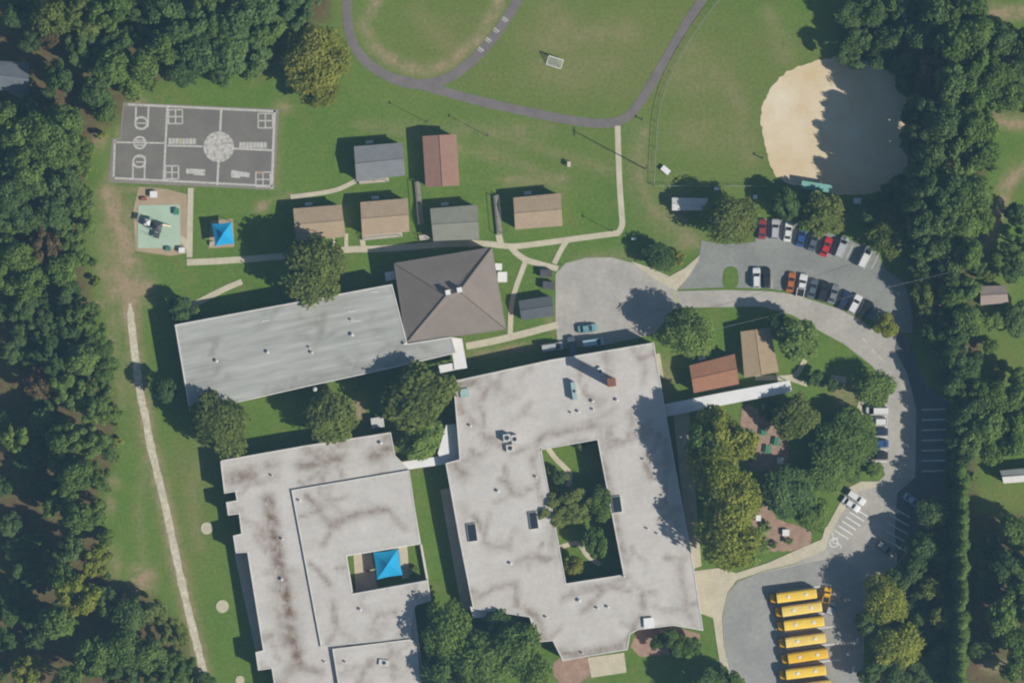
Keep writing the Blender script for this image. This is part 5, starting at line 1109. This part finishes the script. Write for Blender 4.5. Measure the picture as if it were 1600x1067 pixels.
# dumpsters by the turning circle
for x, y, lab in ((853, 427, 'dark bin nearer the path junction by the turning circle'), (857, 446, 'dark bin nearer the charcoal shed by the turning circle')):
    p = W(x, y, 1); o = empty('waste_bin', (p.x, p.y, .03), R(-4), lab, 'bin', 'waste bins'); b = MB(); b.box((0, 0, .75), (2.6, 1.6, 1.3), 0, 0, 1.08); b.build('container', M['black'], o)
    for s in (-1, 1): c = MB(); c.box((s * .68, 0, 1.45), (1.34, 1.8, .08)); c.build('lid', M['playgrey'], o)
    for i in (-1, 1):
        for j in (-1, 1): c = MB(); c.tube((i * 1.0, j * .6 - .06, .1), (i * 1.0, j * .6 + .06, .1), .1, n=8); c.build('caster', M['black'], o)
# picnic tables
for x, y, rz, lab in ((1172, 678, 88, 'green picnic table at the left of the mulch'), (1193, 674, 80, 'green picnic table at the top of the mulch'), (1199, 702, 84, 'green picnic table at the bottom of the mulch'), (1213, 690, 80, 'green picnic table at the right of the mulch')):
    p = W(x, y, .7); o = empty('picnic_table', (p.x, p.y, .07), R(rz), lab, 'picnic table', 'green picnic tables')
    for k in range(4): b = MB(); b.box((0, -.36 + .24 * k, .74), (1.9, .22, .05)); b.build('plank', M['picgreen'], o)
    for s in (-1, 1): b = MB(); b.box((0, s * .78, .44), (1.9, .28, .05)); b.build('bench', M['picgreen'], o)
    for s in (-1, 1): b = MB(); b.tube((s * .7, -.75, 0), (s * .7, .35, .72), .05, n=5); b.tube((s * .7, .75, 0), (s * .7, -.35, .72), .05, n=5); b.box((s * .7, 0, .40), (.08, 1.7, .06)); b.build('leg_frame', M['steel'], o)
# football goal
p = W(867, 97, 1); root = empty('soccer_goal', (p.x, p.y, 0), R(-18), 'white soccer goal standing on the open field', 'goal')
b = MB(); h = 2.0
for s in (-1, 1): b = MB(); b.tube((s * 1.75, .9, 0), (s * 1.75, .9, h), .11, n=8); b.build('post', M['white'], root); b = MB(); b.tube((s * 1.75, .9, h), (s * 1.75, -1.1, .05), .08, n=6); b.build('stay', M['white'], root)
b = MB(); b.tube((-1.75, .9, h), (1.75, .9, h), .11, n=8); b.build('crossbar', M['white'], root)
b = MB(); b.tube((-1.75, -1.1, .06), (1.75, -1.1, .06), .09, n=6); b.build('ground_bar', M['white'], root)
b = MB()
for k in range(15): x = -1.7 + k * 3.4 / 14; b.tube((x, .9, h), (x, -1.1, .06), .025, n=4)
for k in range(8): t = (k + .5) / 8; b.tube((-1.75, .9 - 2 * t, h * (1 - t) + .05), (1.75, .9 - 2 * t, h * (1 - t) + .05), .025, n=4)
b.build('net', M['white'], root)
# dugout roof at the ball field
p = W(1276, 292, 2.4); root = empty('dugout', (p.x, p.y, 0), R(-9), 'green-roofed dugout beside the ball field', 'dugout')
b = MB(); b.add([(-3.6, -.9, 2.3), (3.6, -.9, 2.3), (3.6, .9, 2.6), (-3.6, .9, 2.6), (-3.6, -.9, 2.2), (3.6, -.9, 2.2), (3.6, .9, 2.5), (-3.6, .9, 2.5)], [(0, 1, 2, 3), (7, 6, 5, 4), (0, 4, 5, 1), (1, 5, 6, 2), (2, 6, 7, 3), (3, 7, 4, 0)]); b.build('roof', M['greenmetal'], root)
for x in (-3.4, 0, 3.4):
    for y in (-.8, .8): b = MB(); b.tube((x, y, 0), (x, y, 2.25), .06, n=6); b.build('post', M['steel'], root)
b = MB(); b.box((0, -.5, .45), (6.4, .35, .06)); b.build('bench', M['steel'], root)
# fence round the outfield
def fence(label, pts, h=1.4, smooth=True):
    pts = smooth_line(pts, 8) if smooth else pts; q = [W(*p) for p in pts]; o = empty('wire_fence', q[0], 0, label, 'fence', 'field fences'); og = tuple(q[0])
    rest = 0.0; posts = [q[0]]
    for a, c in zip(q[:-1], q[1:]):
        L_ = (c - a).length; t = 3.0 - rest
        while t < L_: posts.append(a + (c - a) * (t / L_)); t += 3.0
        rest = (rest + L_) % 3.0
    for v in posts: b = MB(); b.tube((v.x, v.y, 0), (v.x, v.y, h), .04, n=6); b.build('post', M['rail'], o, og)
    for nm, z, r_ in (('top_rail', h, .045), ('middle_wire', h * .5, .02), ('bottom_wire', .1, .02)):
        b = MB()
        for a, c in zip(q[:-1], q[1:]): b.tube(a + Vector((0, 0, z)), c + Vector((0, 0, z)), r_, n=5)
        b.build(nm, M['rail'], o, og)
fence('curved wire fence round the outfield', [(1022, 291), (1024, 240), (1029, 180), (1043, 130), (1065, 85), (1090, 45), (1120, 5), (1150, -30)])
fence('straight wire fence along the lower side of the outfield', [(1023, 291), (1080, 291), (1140, 291), (1198, 291)], smooth=False)
# poles
def pole(x, y, h, label, arm=True, r_=.16):
    p = W(x, y); o = empty('utility_pole', p, 0, label, 'pole', 'poles'); b = MB(); b.tube((0, 0, -.1), (0, 0, h), r_, r_ * .7, 8); b.build('shaft', M['wood'], o)
    if arm:
        c = MB(); c.box((0, 0, h - .5), (.16, 1.9, .16)); a = c.build('crossarm', M['wood'], o)
        for s in (-.8, 0, .8): c = MB(); c.tube((0, s, h - .42), (0, s, h - .2), .05, n=6); c.build('insulator', M['unit'], a)
    else:
        c = MB(); c.box((0, 0, h + .05), (.3, .6, .14)); c.build('lamp_head', M['unitdark'], o)
    return o
pole(1008, 264, 15.5, 'tall pole at the field fence casting the longest thin shadow'); pole(955, 361, 6.0, 'short lamp post beside the path bend', False, .08)
pole(668, 192, 8.0, 'lamp post above the rust-red hut', False, .07); pole(762, 213, 8.2, 'lamp post on the lawn right of the rust-red hut', False, .07); pole(1003, 187, 1.3, 'low post by the track bend', False, .14); pole(1190, 247, 1.6, 'low post at the edge of the infield', False, .16)
pole(1500, 421, 11, 'wooden pole in the gardens that carries the cable')
b = MB(); A, B_ = W(1500, 421) + Vector((0, 0, 10.7)), W(1019, 539, Z4) + Vector((0, 0, .3)); n = 16; P = []
for k in range(n + 1): t = k / n; P.append(A.lerp(B_, t) - Vector((0, 0, 1.2 * 4 * t * (1 - t))))
for a, c in zip(P[:-1], P[1:]): b.tube(a, c, .03, n=5)
tag(b.build('overhead_cable', M['rail']), 'overhead cable from the garden pole to the largest block', 'cable')

# ------------------------------------------------------------------ the air between the aircraft and the ground
b = MB(); b.box((0, 0, (CAMH + 4) / 2 - .5), (3100, 3100, CAMH + 5))
hm = bpy.data.materials.new('thin_haze'); hm.use_nodes = True; hn = hm.node_tree
hn.nodes.remove(hn.nodes['Principled BSDF']); pv = hn.nodes.new('ShaderNodeVolumePrincipled')
pv.inputs['Color'].default_value = (0.36, 0.68, 1.0, 1); pv.inputs['Density'].default_value = 0.000086; pv.inputs['Anisotropy'].default_value = 0.0
hn.links.new(pv.outputs[0], hn.nodes['Material Output'].inputs['Volume'])
tag(b.build('haze', hm), kind='stuff')
